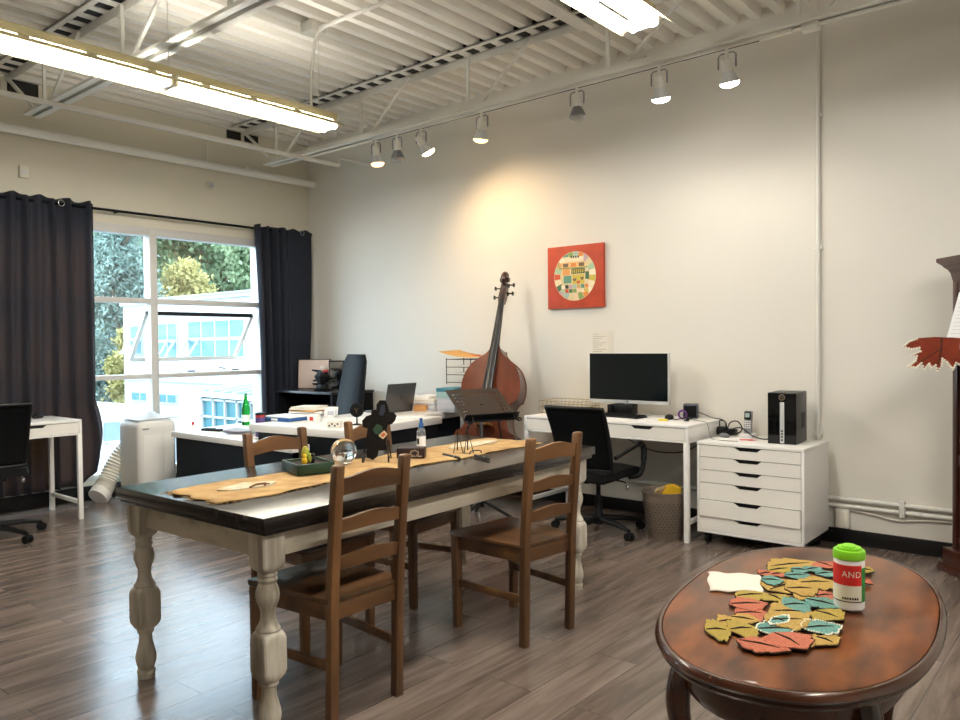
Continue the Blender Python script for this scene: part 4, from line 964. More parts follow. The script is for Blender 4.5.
MB().lathe([(.012, 0), (.013, .03), (.008, .036)], n=16).build('body', paper_m, t, smooth=40); MB().lathe([(.010, .035), (.010, .058), (.007, .06)], n=16).build('cap', red_m, t, smooth=40)
# things on the upper desk
def bx(name, label, cat, u, v, d, m_, rz=0, z=UZ, dz=0, group=None, bev=.002):
    p = onz(u, v, z+dz); o = MB().b2((-d[0]/2, -d[1]/2, 0), (d[0]/2, d[1]/2, d[2])).build(name, m_, bevel=bev); o.location = (p.x, p.y, z+dz+.0005); o.rotation_euler = (0, 0, rz); return tag(o, label, cat, group)
t = item('ring_binder', 'blue folder under white sheets at the window end of the long desk', 'binder', 287, 420, UZ, ua)
MB().b2((-.15, -.12, 0), (.15, .12, .028)).build('cover', blue_m, t, bevel=.003); MB().b2((-.14, -.11, .028), (.15, .115, .036)).build('sheets', paper_m, t, bevel=.001); MB().b2((-.04, -.1215, .006), (.03, -.120, .022)).build('spine_label', paper_m, t)
t = item('paper_stack', 'tall stack of white and manila papers behind the blue folder', 'papers', 310, 415.5, UZ, R(20))
for k, (m_, w) in enumerate(((paper_m, .30), (greypaper_m, .28), (paper_m, .30), (manila_m, .24), (paper2_m, .26), (paper2_m, .22))): MB().box((.006*((k*7) % 5-2), .005*((k*3) % 4-1), .007+.0125*k), (w, .21, .012), R((k*37) % 11-5)).build('bundle', m_, t, bevel=.001)
t = item('small_box', 'white box with red print beside the blue folder', 'box', 314, 422, UZ, R(10)); MB().b2((-.04, -.03, 0), (.04, .03, .055)).build('box', paper_m, t, bevel=.002); MB().b2((-.015, -.0308, .012), (.02, -.0295, .04)).build('red_print', red_m, t)
t = item('photo_stand', 'white double card holder beside the small white and red box', 'card holder', 331, 417, UZ, R(24))
for k in (0, 1): MB().box((.0, -.02+.045*k, .036+.008*k), (.095, .006, .070), rx=R(-14)).build('card', paper_m, t, bevel=.002); MB().box((.01, -.0245+.045*k, .034+.008*k), (.055, .003, .035), rx=R(-14)).build('printed_image', greypaper_m, t)
t = item('small_box', 'white box with dark printed marks at the long desk corner', 'box', 335, 428, UZ, R(30)); MB().b2((-.045, -.03, 0), (.045, .03, .05)).build('box', paper2_m, t, bevel=.002)
m = MB()
for k in range(4): m.box((-.03+.02*k, -.0305, .018+.012*(k % 2)), (.011, .001, .012))
m.build('printed_mark', black_m, t)
t = item('desk_disc', 'small black round disc with gold mark on a thin stand', 'desk ornament', 357, 425, UZ, R(35))
MB().lathe([(.035, 0), (.035, .006), (.006, .012), (.005, .06)], n=20).build('stand', black_m, t, smooth=40); m = MB(); m.cyl((0, -.012, .105), (0, .012, .105), .050, n=32); m.build('disc', blackmatte_m, t, bevel=.004)
m = MB(); m.tube([(-.013, -.0135, .118), (0, -.0135, .104), (.013, -.0135, .118)], .002); m.tube([(0, -.0135, .104), (0, -.0135, .085)], .002); m.build('gold_mark', mat('brass', '8a7448', .35, .8), t)
lp = thing('laptop', 'open grey laptop seen from behind on the long desk', 'laptop', (2.13, -.755, UZ+.001), R(90))
MB().b2((-.165, -.02, 0), (.165, .215, .016)).build('base', lid_m, lp, bevel=.004)
LM = Matrix.Translation((0, -.015, .014)) @ Matrix.Rotation(R(13), 4, 'X')
m = MB(); m.M = LM; m.b2((-.165, -.004, 0), (.165, .003, .235)); m.build('screen_lid', lid_m, lp, bevel=.003)
m = MB(); m.M = LM; m.b2((-.158, .003, .012), (.158, .0045, .228)); m.build('screen', screen_m, lp)
m = MB(); m.M = LM; m.ring((0, -.0045, .118), .016, .0022, 'Y', 20, 5); m.box((0, -.0045, .118), (.012, .002, .016)); m.build('lid_logo', mat('logo_grey', '3c3c40', .4, .5), lp)
m = MB(); m.b2((-.14, .03, .016), (.14, .13, .018)); m.build('keyboard', black_m, lp)
bx('paper', 'loose white sheets on the long desk in front of the laptop', 'paper', 400, 418, (.30, .21, .006), paper_m, R(50))
bx('paper', 'loose white sheets beneath the high-backed leather chair', 'paper', 366, 419, (.28, .20, .006), paper_m, R(14))
t = thing('paper_stack', 'wide pile of white and grey papers beside the laptop', 'papers', (2.19, -.40, UZ+.0005), ua)
for k, (m_, w) in enumerate(((greypaper_m, .48), (paper_m, .46), (greypaper_m, .47), (paper_m, .44), (paper2_m, .45), (paper_m, .36))): MB().box((-.02+.012*((k*5) % 5-2), .008*((k*3) % 4-1), .011+.0205*k), (w-.13, .25, .02), R((k*29) % 9-4)).build('bundle', m_, t, bevel=.002)
t = thing('paper_stack', 'blue-grey journals piled against the wall behind the papers', 'papers', (2.03, -.14, UZ+.0005), R(4))
for k, m_ in enumerate((greypaper_m, greypaper_m, paper_m, greypaper_m)): MB().box((.01*((k*5) % 3-1), 0, .015+.030*k), (.28, .22, .029), R((k*31) % 9-4)).build('bundle', m_, t, bevel=.003)
t = item('wooden_box', 'small plain wooden box on the long desk edge', 'box', 421, 411, UZ, R(30)); MB().b2((-.055, -.045, 0), (.055, .045, .042)).build('box', wood_block_m, t, bevel=.003); MB().b2((-.057, -.047, .042), (.057, .047, .052)).build('lid', wood_block_m, t, bevel=.002)
# letter trays with folder; boxes under them
trz = UZ+.0005
p = Vector((2.72, -.62, trz))
t = thing('storage_box', 'stacked teal and white file boxes under the wire letter tray', 'box', (2.47, -.42, trz), ua)
MB().b2((-.09, -.12, 0), (.09, .12, .115)).build('lower_box', greypaper_m, t, bevel=.003); MB().b2((-.095, -.12, .116), (.09, .12, .17)).build('teal_box', mat('pale_teal_cover', '9dbcc0', .6), t, bevel=.003); MB().b2((-.096, -.121, .170), (.09, .121, .20)).build('teal_lid', tealbox_m, t, bevel=.003)
t = thing('storage_box', 'brown covered box behind the teal box under the letter tray', 'box', (2.55, -.18, trz), ua); MB().b2((-.08, -.10, 0), (.08, .10, .225)).build('box', brownbox_m, t, bevel=.003)
t = thing('letter_tray', 'black wire letter tray stack leaning beside the double bass', 'letter tray', (2.49, -.26, trz+.226), ua)
m = MB()
for k in range(4):
    z = .015+.065*k
    m.tube([(-.13, -.13, z), (.12, -.13, z), (.12, .13, z), (-.13, .13, z)], .003, 6, closed=True)
    for j in range(6): m.tube([(-.13, -.13+.052*j, z), (.12, -.13+.052*j, z)], .0018, 5)
for x, y in ((-.13, -.13), (.12, -.13), (.12, .13), (-.13, .13)): m.tube([(x, y, 0), (x, y, .22)], .004, 6)
m.build('wire_frame', wirem, t)
for k in range(3): MB().box((0, 0, .024+.065*k), (.22, .24, .012)).build('papers', paper2_m, t)
t = thing('folder', 'orange manila folder lying open on top of the letter tray', 'folder', (2.49, -.26, trz+.226+.222), ua)
MB().grid(lambda u, v: (-.19+.34*u, -.16+.31*v, .006+.05*(1-u)*(1-u)+.01*v), 6, 3).build('cover', manila_m, t, smooth=60, solid=.003); MB().box((.05, .05, .018), (.09, .06, .01), R(20)).build('red_tag', red_m, t, bevel=.002)

# ------------------------------------------------------------------ air conditioner
ac = thing('air_conditioner', 'white portable air conditioner unit standing before the window', 'air conditioner', (.41, -2.045, 0))
def rrect(w, d, r, z, n=5):
    out = []
    for cx_, cy_, a0 in ((w-r, d-r, 0), (-w+r, d-r, pi/2), (-w+r, -d+r, pi), (w-r, -d+r, 3*pi/2)):
        for k in range(n+1): a = a0+pi/2*k/n; out.append((cx_+r*cos(a), cy_+r*sin(a), z))
    return out
m = MB(); m.loft([rrect(.17, .155, .05, .03), rrect(.185, .168, .05, .05), rrect(.185, .168, .05, .63), rrect(.18, .163, .05, .665), rrect(.16, .145, .05, .685), rrect(.10, .09, .05, .692)]); m.build('housing', white_pl_m, ac, smooth=50)
m = MB(); m.b2((.184, -.13, .10), (.188, .03, .57)); m.build('front_panel', white_pl_m, ac, bevel=.003); m = MB(); m.b2((.184, .05, .10), (.187, .13, .57)); m.build('side_panel', white_pl_m, ac, bevel=.002)
MB().b2((.184, -.135, .62), (.187, -.08, .63)).build('badge', steelgrey_m, ac)
for x in (-.12, .12):
    for y in (-.12, .12): MB().cyl((x, y-.012, .018), (x, y+.012, .018), .018, n=14).build('caster', black_m, ac)
m = MB(); path = spline([(-.12, -.02, .46), (-.215, -.08, .43), (-.24, -.17, .30), (-.23, -.25, .16), (-.19, -.31, .09)], 12); rs = [.074+.006*(1 if k % 2 else -1) for k in range(len(path))]; m.tube(path, rs, 20, cap=False); m.build('exhaust_hose', hose_m, ac, smooth=25)
m = MB(); a, b = path[-1], path[-1]+Vector((.02, -.045, -.035)); m.tube([a, b], [.088, .083], 20); m.build('hose_collar', white_pl_m, ac, smooth=40)
bag_m = mat('clear_plastic_bag', 'e8ecee', .25, trans=.45, ior=1.1, bump=.8, bscale=14)
tag(MB().grid(lambda u, v: (.26+.30*v, -2.20+.38*u, .694+.045*sin(u*3.1)*sin(v*3.1)*(1+.4*sin(u*11+v*5))+.03*max(0, u-.75)*4*sin(v*3.1)), 18, 12).build('plastic_bag', bag_m, smooth=25, solid=.002), 'crumpled clear plastic bag lying on top of the air conditioner', 'plastic bag')

# ------------------------------------------------------------------ things on the monitor desk
DZ = .7605
mo = thing('computer_monitor', 'large black computer monitor with thin white bezel on the white desk', 'monitor', (4.02, -.24, DZ))
MB().b2((-.327, 0, .092), (.327, .03, .463)).build('housing', silver_m, mo, bevel=.004); MB().b2((-.320, -.0025, .118), (.320, .001, .459)).build('screen', screen_m, mo)
MB().cyl((0, -.003, .105), (0, .0, .105), .005, n=14).build('logo', black_m, mo); m = MB(); m.bar((-.02, .035, .0), (-.02, .035, .26), .06, .02); m.b2((-.16, -.04, 0), (.12, .12, .012)); m.build('stand', silver_m, mo, bevel=.003)
t = thing('black_box', 'black box device behind the keyboard under the monitor', 'device', (4.0, -.20, DZ+.0125)); MB().b2((-.10, -.05, 0), (.06, .04, .075)).build('body', black_m, t, bevel=.004); MB().b2((-.135, -.07, .0), (-.10, .02, .07)).build('side_unit', black_m, t, bevel=.004)
kb = thing('keyboard', 'black keyboard in front of the monitor', 'keyboard', (3.99, -.345, DZ), R(-4)); MB().b2((-.215, -.065, 0), (.215, .065, .016)).build('tray', black_m, kb, bevel=.004)
m = MB()
for i in range(20):
    for j in range(5): m.box((-.197+.0207*i, -.05+.025*j, .019), (.0165, .020, .007))
m.build('keys', blackmatte_m, kb)
tag(MB().box((3.98, -.47, DZ+.0015), (.42, .20, .002), R(-5)).build('paper', paper_m), 'white sheets in front of the keyboard on the white desk', 'paper')
tag(MB().box((3.62, -.44, DZ+.0015), (.30, .21, .002), R(8)).build('paper', paper_m), 'white sheet left of the keyboard behind the mesh office chair', 'paper')
tag(MB().box((4.26, -.38, DZ+.0015), (.21, .16, .002), R(24)).build('paper', paper_m), 'small white sheet under the mouse end of the desk', 'paper')
bk = thing('wire_basket', 'brass coloured wire letter basket at the left of the desk', 'basket', (3.49, -.21, DZ), R(3))
m = MB()
for z in (.004, .05, .095): m.tube([(-.19, -.14, z), (.19, -.14, z), (.19, .14, z), (-.19, .14, z)], .003, 6, closed=True)
for k in range(11):
    x = -.19+.038*k; m.tube([(x, -.14, .095), (x, -.14, .004), (x, .14, .004), (x, .14, .095)], .0018, 5)
for k in range(6):
    y = -.14+.056*k; m.tube([(-.19, y, .095), (-.19, y, .004), (.19, y, .004), (.19, y, .095)], .0018, 5)
m.build('wire_frame', goldwire_m, bk)
MB().b2((-.17, -.12, .007), (.17, .12, .02)).build('papers', paper2_m, bk)
t = thing('sticky_note_block', 'yellow-green sticky note block between wire basket and monitor', 'notepad', (3.785, -.30, DZ), R(12)); MB().b2((-.022, -.02, 0), (.022, .02, .052)).build('pad', mat('lime_paper', 'c7cf6a', .7), t, bevel=.001); MB().b2((-.0221, -.0205, .026), (.0, -.0195, .052)).build('pale_sheets', paper_m, t)
t = thing('desk_speaker', 'small dark grey cube speaker near the right end of the desk', 'speaker', (4.455, -.115, DZ), R(20)); MB().b2((-.05, -.055, 0), (.05, .055, .10)).build('cabinet', mat('slate_plastic', '353b48', .5), t, bevel=.005); MB().b2((-.042, -.0565, .01), (.042, -.054, .09)).build('grille', blackmatte_m, t, bevel=.001)
t = thing('computer_mouse', 'black computer mouse between keyboard and purple headphones', 'mouse', (4.37, -.28, DZ), R(30)); m = MB(); m.ball((0, 0, .012), (.032, .055, .022), 20, 12); m.build('shell', black_m, t, smooth=60); MB().box((0, .03, .030), (.006, .02, .01)).build('scroll_wheel', chrome_m, t)
t = thing('headphones', 'coiled black earphones with purple band on the desk', 'headphones', (4.46, -.26, DZ))
MB().ring((0, 0, .035), .028, .007, 'Y', 18, 8).build('purple_band', purple_m, t, smooth=50)
MB().tube(spline([(-.06, -.03, .004), (-.01, -.07, .006), (.05, -.05, .02), (.07, .0, .012), (.05, -.08, .004), (.09, -.10, .004)], 8), .0035).build('cord', black_m, t, smooth=50); MB().ball((.07, -.07, .014), .014).build('ear_piece', black_m, t, smooth=50); MB().ball((-.07, -.03, .012), .012).build('ear_piece', black_m, t, smooth=50)
t = thing('eraser', 'small yellow eraser near the front edge of the white desk', 'eraser', (4.385, -.405, DZ), R(15)); MB().b2((-.03, -.014, 0), (.03, .014, .012)).build('block', mat('yellow_rubber', 'e8cf3a', .5), t, bevel=.003)
tag(MB().tube(spline([(4.44, -.08, DZ+.05), (4.52, -.09, DZ+.035), (4.60, -.09, DZ+.008), (4.675, -.10, DZ), (4.70, -.10, .74), (4.72, -.12, .69), (4.78, -.14, .67)], 8), .003).build('cable', black_m, smooth=50), 'black speaker cable running from the desk down to the drawer cabinet', 'cable')
tag(MB().tube(spline([(4.50, -.20, DZ+.003), (4.58, -.30, DZ+.004), (4.675, -.36, DZ+.002), (4.70, -.38, .73), (4.74, -.42, .664), (4.86, -.47, .664), (4.93, -.46, .664)], 8), .002).build('cable', mat('grey_cable', '6d6a66', .5), smooth=50), 'thin grey cable drooping from desk end onto the drawer cabinet', 'cable')
tag(MB().tube(spline([(3.72, -.02, .66), (3.86, -.02, .58), (4.10, -.02, .49), (4.35, -.02, .50), (4.52, -.02, .60)], 8), .004).build('hanging_cable', black_m, smooth=50), 'black cable hanging in a loop below the white desk', 'cable')

# ------------------------------------------------------------------ things on the drawer cabinet
QZ = .6605
pc = thing('computer_tower', 'black desktop computer tower with silver front strip on drawer cabinet', 'computer', (5.19, -.40, QZ), R(5))
W2, D2, H2 = .171, .26, .318
MB().b2((-W2/2, -.0, 0), (W2/2, D2, H2)).build('case', mat('dark_grey_steel', '2b2c2e', .4, .2), pc, bevel=.003); MB().b2((-W2/2, -.014, .0), (W2/2, 0, H2)).build('front_panel', mat('gloss_black', '08090b', .12), pc, bevel=.003)
MB().b2((-.012, -.0165, .006), (.014, -.0135, H2-.058)).build('silver_strip', silver_m, pc, bevel=.001)
m = MB(); m.ring((.0, -.0155, H2-.028), .0165, .0022, 'Y', 28, 6); text_geo(m, 'hp', .021, Matrix.Translation((.0, -.0155, H2-.0265)) @ Matrix.Rotation(R(90), 4, 'X'), .0006, shear=.3); m.build('logo', mat('logo_silver', 'b9a48e', .3, .6), pc)
m = MB()
for z in (.02, .04, .058, .076): m.b2((-.004, -.0172, z), (.006, -.016, z+.011))
m.build('front_ports', black_m, pc)
m = MB()
for j in range(5): m.b2((W2/2, .11+.02*j, .09), (W2/2+.001, .121+.02*j, .19))
m.build('side_vents', black_m, pc)
ph = thing('telephone', 'cordless telephone handset standing in its white charging cradle', 'telephone', (4.88, -.155, QZ), R(5))
MB().b2((-.045, -.05, 0), (.045, .05, .022)).build('cradle', paper_m, ph, bevel=.008); m = MB(); m.box((0, .01, .095), (.05, .026, .155), rx=R(-10)); m.build('handset', mat('handset_grey', '8e9093', .4), ph, bevel=.006)
MB().box((0, -.010, .143), (.044, .008, .055), rx=R(-10)).build('black_top', black_m, ph, bevel=.003); MB().box((0, -.0155, .145), (.028, .003, .028), rx=R(-10)).build('display', mat('lcd_grey', '9fb0ac', .3), ph)
m = MB()
for i in range(3):
    for j in range(4): m.box((-.014+.014*i, -.0095+.0022*j-.004, .062+.0135*j), (.010, .004, .008), rx=R(-10))
m.build('keys', paper_m, ph)
t = thing('power_adapter', 'tangle of black power adapters and looped cords beside the telephone', 'cables', (4.735, -.21, QZ))
MB().box((-.035, .05, .03), (.06, .05, .055), R(15)).build('adapter', black_m, t, bevel=.005); MB().box((.03, .055, .025), (.075, .04, .042), R(-10)).build('adapter', black_m, t, bevel=.005)
MB().tube(spline([(0, .05, .03), (.03, .04, .09), (.09, .02, .10), (.125, .0, .05), (.09, -.05, .02), (.02, -.06, .01), (.02, .0, .03), (.10, .03, .06), (.20, .0, .012), (.30, -.05, .004), (.37, -.06, .03)], 9), .004).build('cord', black_m, t, smooth=50)
MB().tube(spline([(-.05, .05, .055), (-.04, .03, .10), (-.01, .05, .09), (.0, .06, .04)], 8), .004).build('cord', black_m, t, smooth=50)
t = thing('computer_mouse', 'grey computer mouse lying among cords on the drawer cabinet', 'mouse', (4.77, -.29, QZ), R(60)); MB().ball((0, 0, .012), (.028, .046, .018), 18, 10).build('shell', mat('mouse_grey', '66676b', .4), t, smooth=60); MB().box((0, .02, .029), (.005, .016, .006)).build('scroll_wheel', black_m, t)
t = thing('pen', 'red pen on top of the white drawer cabinet', 'pen', (4.96, -.37, QZ+.005), R(28)); MB().cyl((-.05, 0, 0), (.03, 0, 0), .0045, n=10).build('barrel', red_m, t, smooth=40); MB().tube([(.03, 0, 0), (.055, 0, 0)], [.0045, .002], 10).build('tip', mat('pale_red', 'd08a88', .4), t, smooth=40)
tag(MB().box((4.86, -.35, QZ+.0015), (.20, .14, .002), R(10)).build('paper', paper_m), 'white sheet on the drawer cabinet beneath the cords', 'paper')

# ------------------------------------------------------------------ on the long wall
art = thing('wall_picture', 'square red canvas with a round mosaic of coloured patches', 'picture', (3.437, 0, 1.83))
MB().b2((-.262, -.034, -.25), (.262, -.002, .25)).build('canvas', mat('orange_red_paint', 'b5452a', .6, var=.14, scale=9), art, bevel=.002)
cols = ['d8c79b', 'e8d9b5', 'c9b64f', '7f9a58', 'a7c4a0', 'd9863f', 'c9563a', 'e5c9a8', '5e8f7a', 'b9a0a8', 'efe3c8', '4c6b4a', '9fbab0', 'dd9b58', '2f3a34', 'c4a36d', 'e7b97b', '75604b']
pm = [mat('mosaic_%s' % n, c, .6, var=.05, scale=40) for n, c in zip(['sand', 'cream', 'mustard', 'moss', 'mint', 'orange', 'red', 'blush', 'sea', 'mauve', 'ivory', 'forest', 'aqua', 'amber', 'ink', 'tan', 'peach', 'umber'], cols)]
m = MB(); q = random.Random(4); cz = .005; RO = .197
def sect(r0, r1, a0, a1, k, y):
    n = max(2, int((a1-a0)/.12)); pts = []
    for i in range(n+1): a = a0+(a1-a0)*i/n; pts.append((r0*cos(a), y, cz+r0*sin(a)))
    for i in range(n, -1, -1): a = a0+(a1-a0)*i/n; pts.append((r1*cos(a), y, cz+r1*sin(a)))
    m.k = k; m.add(pts, [tuple(range(len(pts)))])
m.k = 0; m.add([(RO*cos(2*pi*i/60), -.0352, cz+RO*sin(2*pi*i/60)) for i in range(60)], [tuple(range(60))])
seqo = [10, 4, 0, 9, 5, 12, 3, 8, 10, 15, 4, 6, 1, 11, 9, 12, 0, 7, 3, 5, 10, 1, 2]
n_ = len(seqo)
for i, k in enumerate(seqo): sect(.137, RO-.003, 2*pi*i/n_+.012, 2*pi*(i+1)/n_-.012, k, -.0357)
def rect(x0, z0, x1, z1, k, y=-.0361, sk=0): m.k = k; m.add([(x0, y, z0+cz), (x1, y, z0+cz), (x1+sk, y, z1+cz), (x0+sk, y, z1+cz)], [(0, 1, 2, 3)])
rect(-.10, .115, .085, .155, 1); rect(-.13, .068, .10, .112, 16); rect(-.15, .062, .12, .070, 3); rect(-.115, .01, -.045, .062, 13); rect(-.03, .018, .095, .060, 14)
for i in range(6): rect(-.022+.019*i, .024, -.012+.019*i, .054, 2, -.0366)
for i in range(3): rect(-.11+.075*i, .075, -.06+.075*i, .104, 5 if i % 2 else 17, -.0365)
rect(-.105, -.055, -.03, .005, 8); rect(.10, -.03, .135, .03, 11); rect(-.02, -.065, .09, .012, 2)
for x, z, k in ((-.0, -.03, 17), (.035, -.05, 6), (.07, -.022, 17)):
    m.k = k; m.add([(x+.017*(16*sin(t_)**3)/16, -.0368, z+cz+.017*(13*cos(t_)-5*cos(2*t_)-2*cos(3*t_)-cos(4*t_))/16) for t_ in [2*pi*i/24 for i in range(24)]], [tuple(range(24))])
for i in range(7):
    for j in range(2): rect(-.125+.037*i, -.132+.034*j, -.093+.037*i, -.102+.034*j, [4, 10, 6, 14, 11, 9, 3, 12, 7, 15, 1, 8, 2, 5][(i*2+j) % 14], -.0362, .004*((i*3) % 3-1))
for i in range(4): m.k = 14; m.add([(-.03+.022*i+.008*cos(t_), -.0366, .172+cz-.02+.010*sin(t_)) for t_ in [2*pi*s/12 for s in range(12)]], [tuple(range(12))])
m.build('mosaic_disc', pm, art)
t = thing('notice_sign', 'thin white paper notice taped on wall above the monitor', 'notice', (3.667, 0, 1.305), 0)
MB().b2((-.095, -.003, -.09), (.05, -.001, .085)).build('sheet', mat('notice_paper', 'dcd6ca', .8), t); MB().b2((.055, -.003, -.09), (.10, -.001, .085)).build('side_sheet', mat('notice_paper_pale', 'd6d0c3', .8), t)
m = MB()
for k in range(9): m.b2((-.085, -.0034, .06-.017*k), (-.085+.05+.035*((k*5) % 3), -.0029, .064-.017*k))
m.build('text_lines', mat('faint_ink', 'aaa59b', .8), t)
# ------------------------------------------------------------------ oval table
RZ = .55; RC = (6.122, -2.976); RA = .126
rt = thing('oval_table', 'polished dark walnut oval side table with curved legs', 'table', (RC[0], RC[1], 0), RA)
def sell(a, b, n=2.35, N_=88):
    out = []
    for k in range(N_):
        t_ = 2*pi*k/N_; c, s = cos(t_), sin(t_); out.append((a*abs(c)**(2/n)*(1 if c > 0 else -1), b*abs(s)**(2/n)*(1 if s > 0 else -1)))
    return out
def sl(d, z): return [(x, y, z) for x, y in sell(.35+d, .653+d)]
MB().loft([sl(-.020, RZ-.03), sl(-.016, RZ-.001), sl(-.020, RZ)]).build('tabletop', roundtop_m, rt, smooth=30)
MB().loft([sl(-.0165, RZ-.012), sl(-.013, RZ-.001), sl(-.006, RZ-.0005), sl(0, RZ-.006), sl(.004, RZ-.016), sl(.0, RZ-.024), sl(-.008, RZ-.028), sl(-.004, RZ-.034), sl(-.01, RZ-.042), sl(-.03, RZ-.044), sl(-.03, RZ-.03)], closed=True).build('edge_moulding', roundrim_m, rt, smooth=40)
MB().loft([sl(-.075, RZ-.13), sl(-.066, RZ-.12), sl(-.062, RZ-.10), sl(-.066, RZ-.044)]).build('apron', roundrim_m, rt, smooth=40)
for sx in (-1, 1):
    for sy in (-1, 1):
        d = Vector((sx*.62, sy*.78, 0)).normalized(); b0 = Vector((sx*.200, sy*.425, 0))
        path = spline([b0+d*0+Vector((0, 0, .50)), b0+d*.03+Vector((0, 0, .43)), b0+d*.035+Vector((0, 0, .36)), b0+d*.01+Vector((0, 0, .26)), b0-d*.03+Vector((0, 0, .15)), b0-d*.035+Vector((0, 0, .06)), b0+d*.035+Vector((0, 0, .022)), b0+d*.05+Vector((0, 0, .012))], 5)
        n = len(path); rs = []
        for k in range(n):
            f_ = k/(n-1); rs.append(.032-.004*f_ if f_ < .25 else (.031-.015*((f_-.25)/.5) if f_ < .75 else .018+.010*((f_-.75)/.25)))
        rs[-1] = .010
        MB().tube(path, rs, 12).build('leg', roundrim_m, rt, smooth=60)

# beaded leaf runner
lr = thing('leaf_runner', 'runner of overlapping yellow, teal and coral beaded leaves on the oval table', 'table runner', (0, 0, RZ+.0005))
def cpx(c): p = onz(700+c[0]/5.053, 540+c[1]/5.053, RZ); return Vector((p.x, p.y, 0))
LV = [('o', (345, 140), (600, 118), .115), ('c', (585, 118), (690, 150), .08), ('y', (345, 165), (470, 150), .06), ('t', (455, 160), (560, 165), .05), ('t', (535, 165), (612, 153), .05), ('c', (300, 178), (372, 172), .06), ('c', (360, 182), (425, 178), .05),
      ('t', (425, 190), (560, 188), .055), ('t', (585, 185), (690, 178), .055), ('t', (308, 215), (425, 222), .075), ('o', (345, 262), (520, 215), .115), ('o', (500, 225), (690, 222), .11), ('y', (180, 296), (350, 285), .075), ('y', (345, 290), (425, 325), .07),
      ('o', (430, 262), (600, 262), .11), ('c', (585, 292), (690, 285), .075), ('o', (470, 280), (590, 300), .08), ('c', (148, 338), (345, 335), .085), ('t', (420, 345), (560, 342), .10), ('t', (530, 315), (735, 362), .075), ('c', (175, 380), (345, 380), .10), ('o', (150, 400), (305, 425), .06),
      ('o', (350, 375), (570, 380), .125), ('y', (580, 375), (728, 420), .095), ('o', (330, 430), (560, 420), .11), ('o', (90, 425), (200, 420), .075), ('y', (25, 468), (160, 470), .115), ('y', (148, 470), (290, 462), .105), ('T', (365, 418), (445, 440), .07), ('T', (455, 432), (545, 418), .07),
      ('T', (282, 466), (490, 466), .075), ('T', (515, 465), (718, 455), .08), ('c', (185, 525), (460, 580), .075), ('c', (370, 490), (540, 575), .105), ('o', (530, 515), (610, 530), .075), ('o', (585, 505), (695, 545), .075), ('y', (800, 160), (882, 172), .06), ('c', (800, 222), (856, 218), .06)]
lm = {'o': ochre_m, 'y': olive_m, 't': teal_m, 'T': teal_m, 'c': coral_m}
nm = {'o': 'ochre beaded leaf', 'y': 'olive yellow beaded leaf', 't': 'teal beaded leaf', 'T': 'teal beaded leaf with white bead edge', 'c': 'coral red beaded leaf'}
qq = random.Random(12)
LV = [l for l in LV if l[0] != 'T']+[l for l in LV if l[0] == 'T']
for i, (k, a, b, w) in enumerate(LV):
    A, B = cpx(a), cpx(b); d = B-A; L_ = d.length; e = d.normalized(); w *= 1.3; n_ = Vector((-e.y, e.x, 0)); z = .001+.0012*(i % 5)+.004*i/len(LV)
    def lf(s, side): return w/2*(sin(pi*s**.85)**1.0)*(1+.10*sin(s*23+i)+.06*sin(s*47+2*i))
    pts = [A+e*(L_*s/28)+n_*lf(s/28, 1) for s in range(29)]+[A+e*(L_*s/28)-n_*lf(s/28, -1) for s in range(27, 0, -1)]
    m = MB(); m.prism([(p.x, p.y) for p in pts], z, z+.0035); o = m.build('leaf', lm[k], lr); cc = (A+B)/2
    m = MB(); m.prism([(cc.x+(p.x-cc.x)*1.03, cc.y+(p.y-cc.y)*1.05) for p in pts], z-.0012, z+.0012); m.build('dark_edge', darkthread_m, o); o['label'] = nm[k]
    m = MB(); m.tube([A+e*L_*.05+Vector((0, 0, z+.0035)), A+e*L_*.45+n_*w*.03+Vector((0, 0, z+.0045)), A+e*L_*.8+Vector((0, 0, z+.0035))], [.002, .003, .001], 6); m.build('midrib', darkthread_m, o)
    if k == 'T':
        m = MB(); N_ = len(pts)
        for j in range(N_):
            for f_ in (0,):
                p = pts[j]; m.ball((p.x, p.y, z+.0038), .0024, 6, 4)
        m.build('bead_border', bead_m, o)
np_ = [onz(*p, RZ) for p in ((708, 574), (760, 577), (763, 594.5), (709, 592))]
def nf(u, v):
    a = np_[0].lerp(np_[1], u); b = np_[3].lerp(np_[2], u); p = a.lerp(b, v); return (p.x+.004*sin(v*9), p.y+.004*sin(u*11), RZ+.006+.003*sin(u*5+1)*sin(v*4)+.0015*sin(u*13))
tag(MB().grid(nf, 16, 12).build('napkin', napkin_m, smooth=60, solid=.004), 'white paper napkin on the oval table beside the leaf runner', 'napkin')

# wipes tub
wt = thing('wipes_tub', 'white wipes tub with red label and lime green lid on the oval table', 'tub', (6.243, -2.975, RZ+.007), R(-76)); wt.scale = (.94, .94, .95)
MB().lathe([(.038, 0), (.042, .004), (.0425, .02), (.0425, .150), (.040, .155)], n=48).build('container', white_pl_m, wt, smooth=40)
def shell(a0, a1, z0, z1, r, n=24): return MB().grid(lambda u, v: (r*cos(R(a0+(a1-a0)*u)), r*sin(R(a0+(a1-a0)*u)), z0+(z1-z0)*v), n, 1)
shell(-100, 50, .074, .133, .0432, 40).build('red_label', red_m, wt, smooth=60); shell(-100, 50, .028, .074, .0431, 40).build('cream_label', labelcream_m, wt, smooth=60)
shell(50, 80, .026, .125, .0433, 12).build('green_band', labelgreen_m, wt, smooth=60); shell(-100, 50, .026, .0285, .0433, 40).build('black_line', black_m, wt, smooth=60)
m = MB(); r_ = .0434
text_geo(m, 'AND', .024, None, .0002, lambda c: Vector((r_*cos(c.x/r_+R(10)), r_*sin(c.x/r_+R(10)), .106+c.y)) + Vector((cos(R(10))*c.z, sin(R(10))*c.z, 0)), spacing=1.1); m.build('letters', labelcream_m, wt)
m = MB()
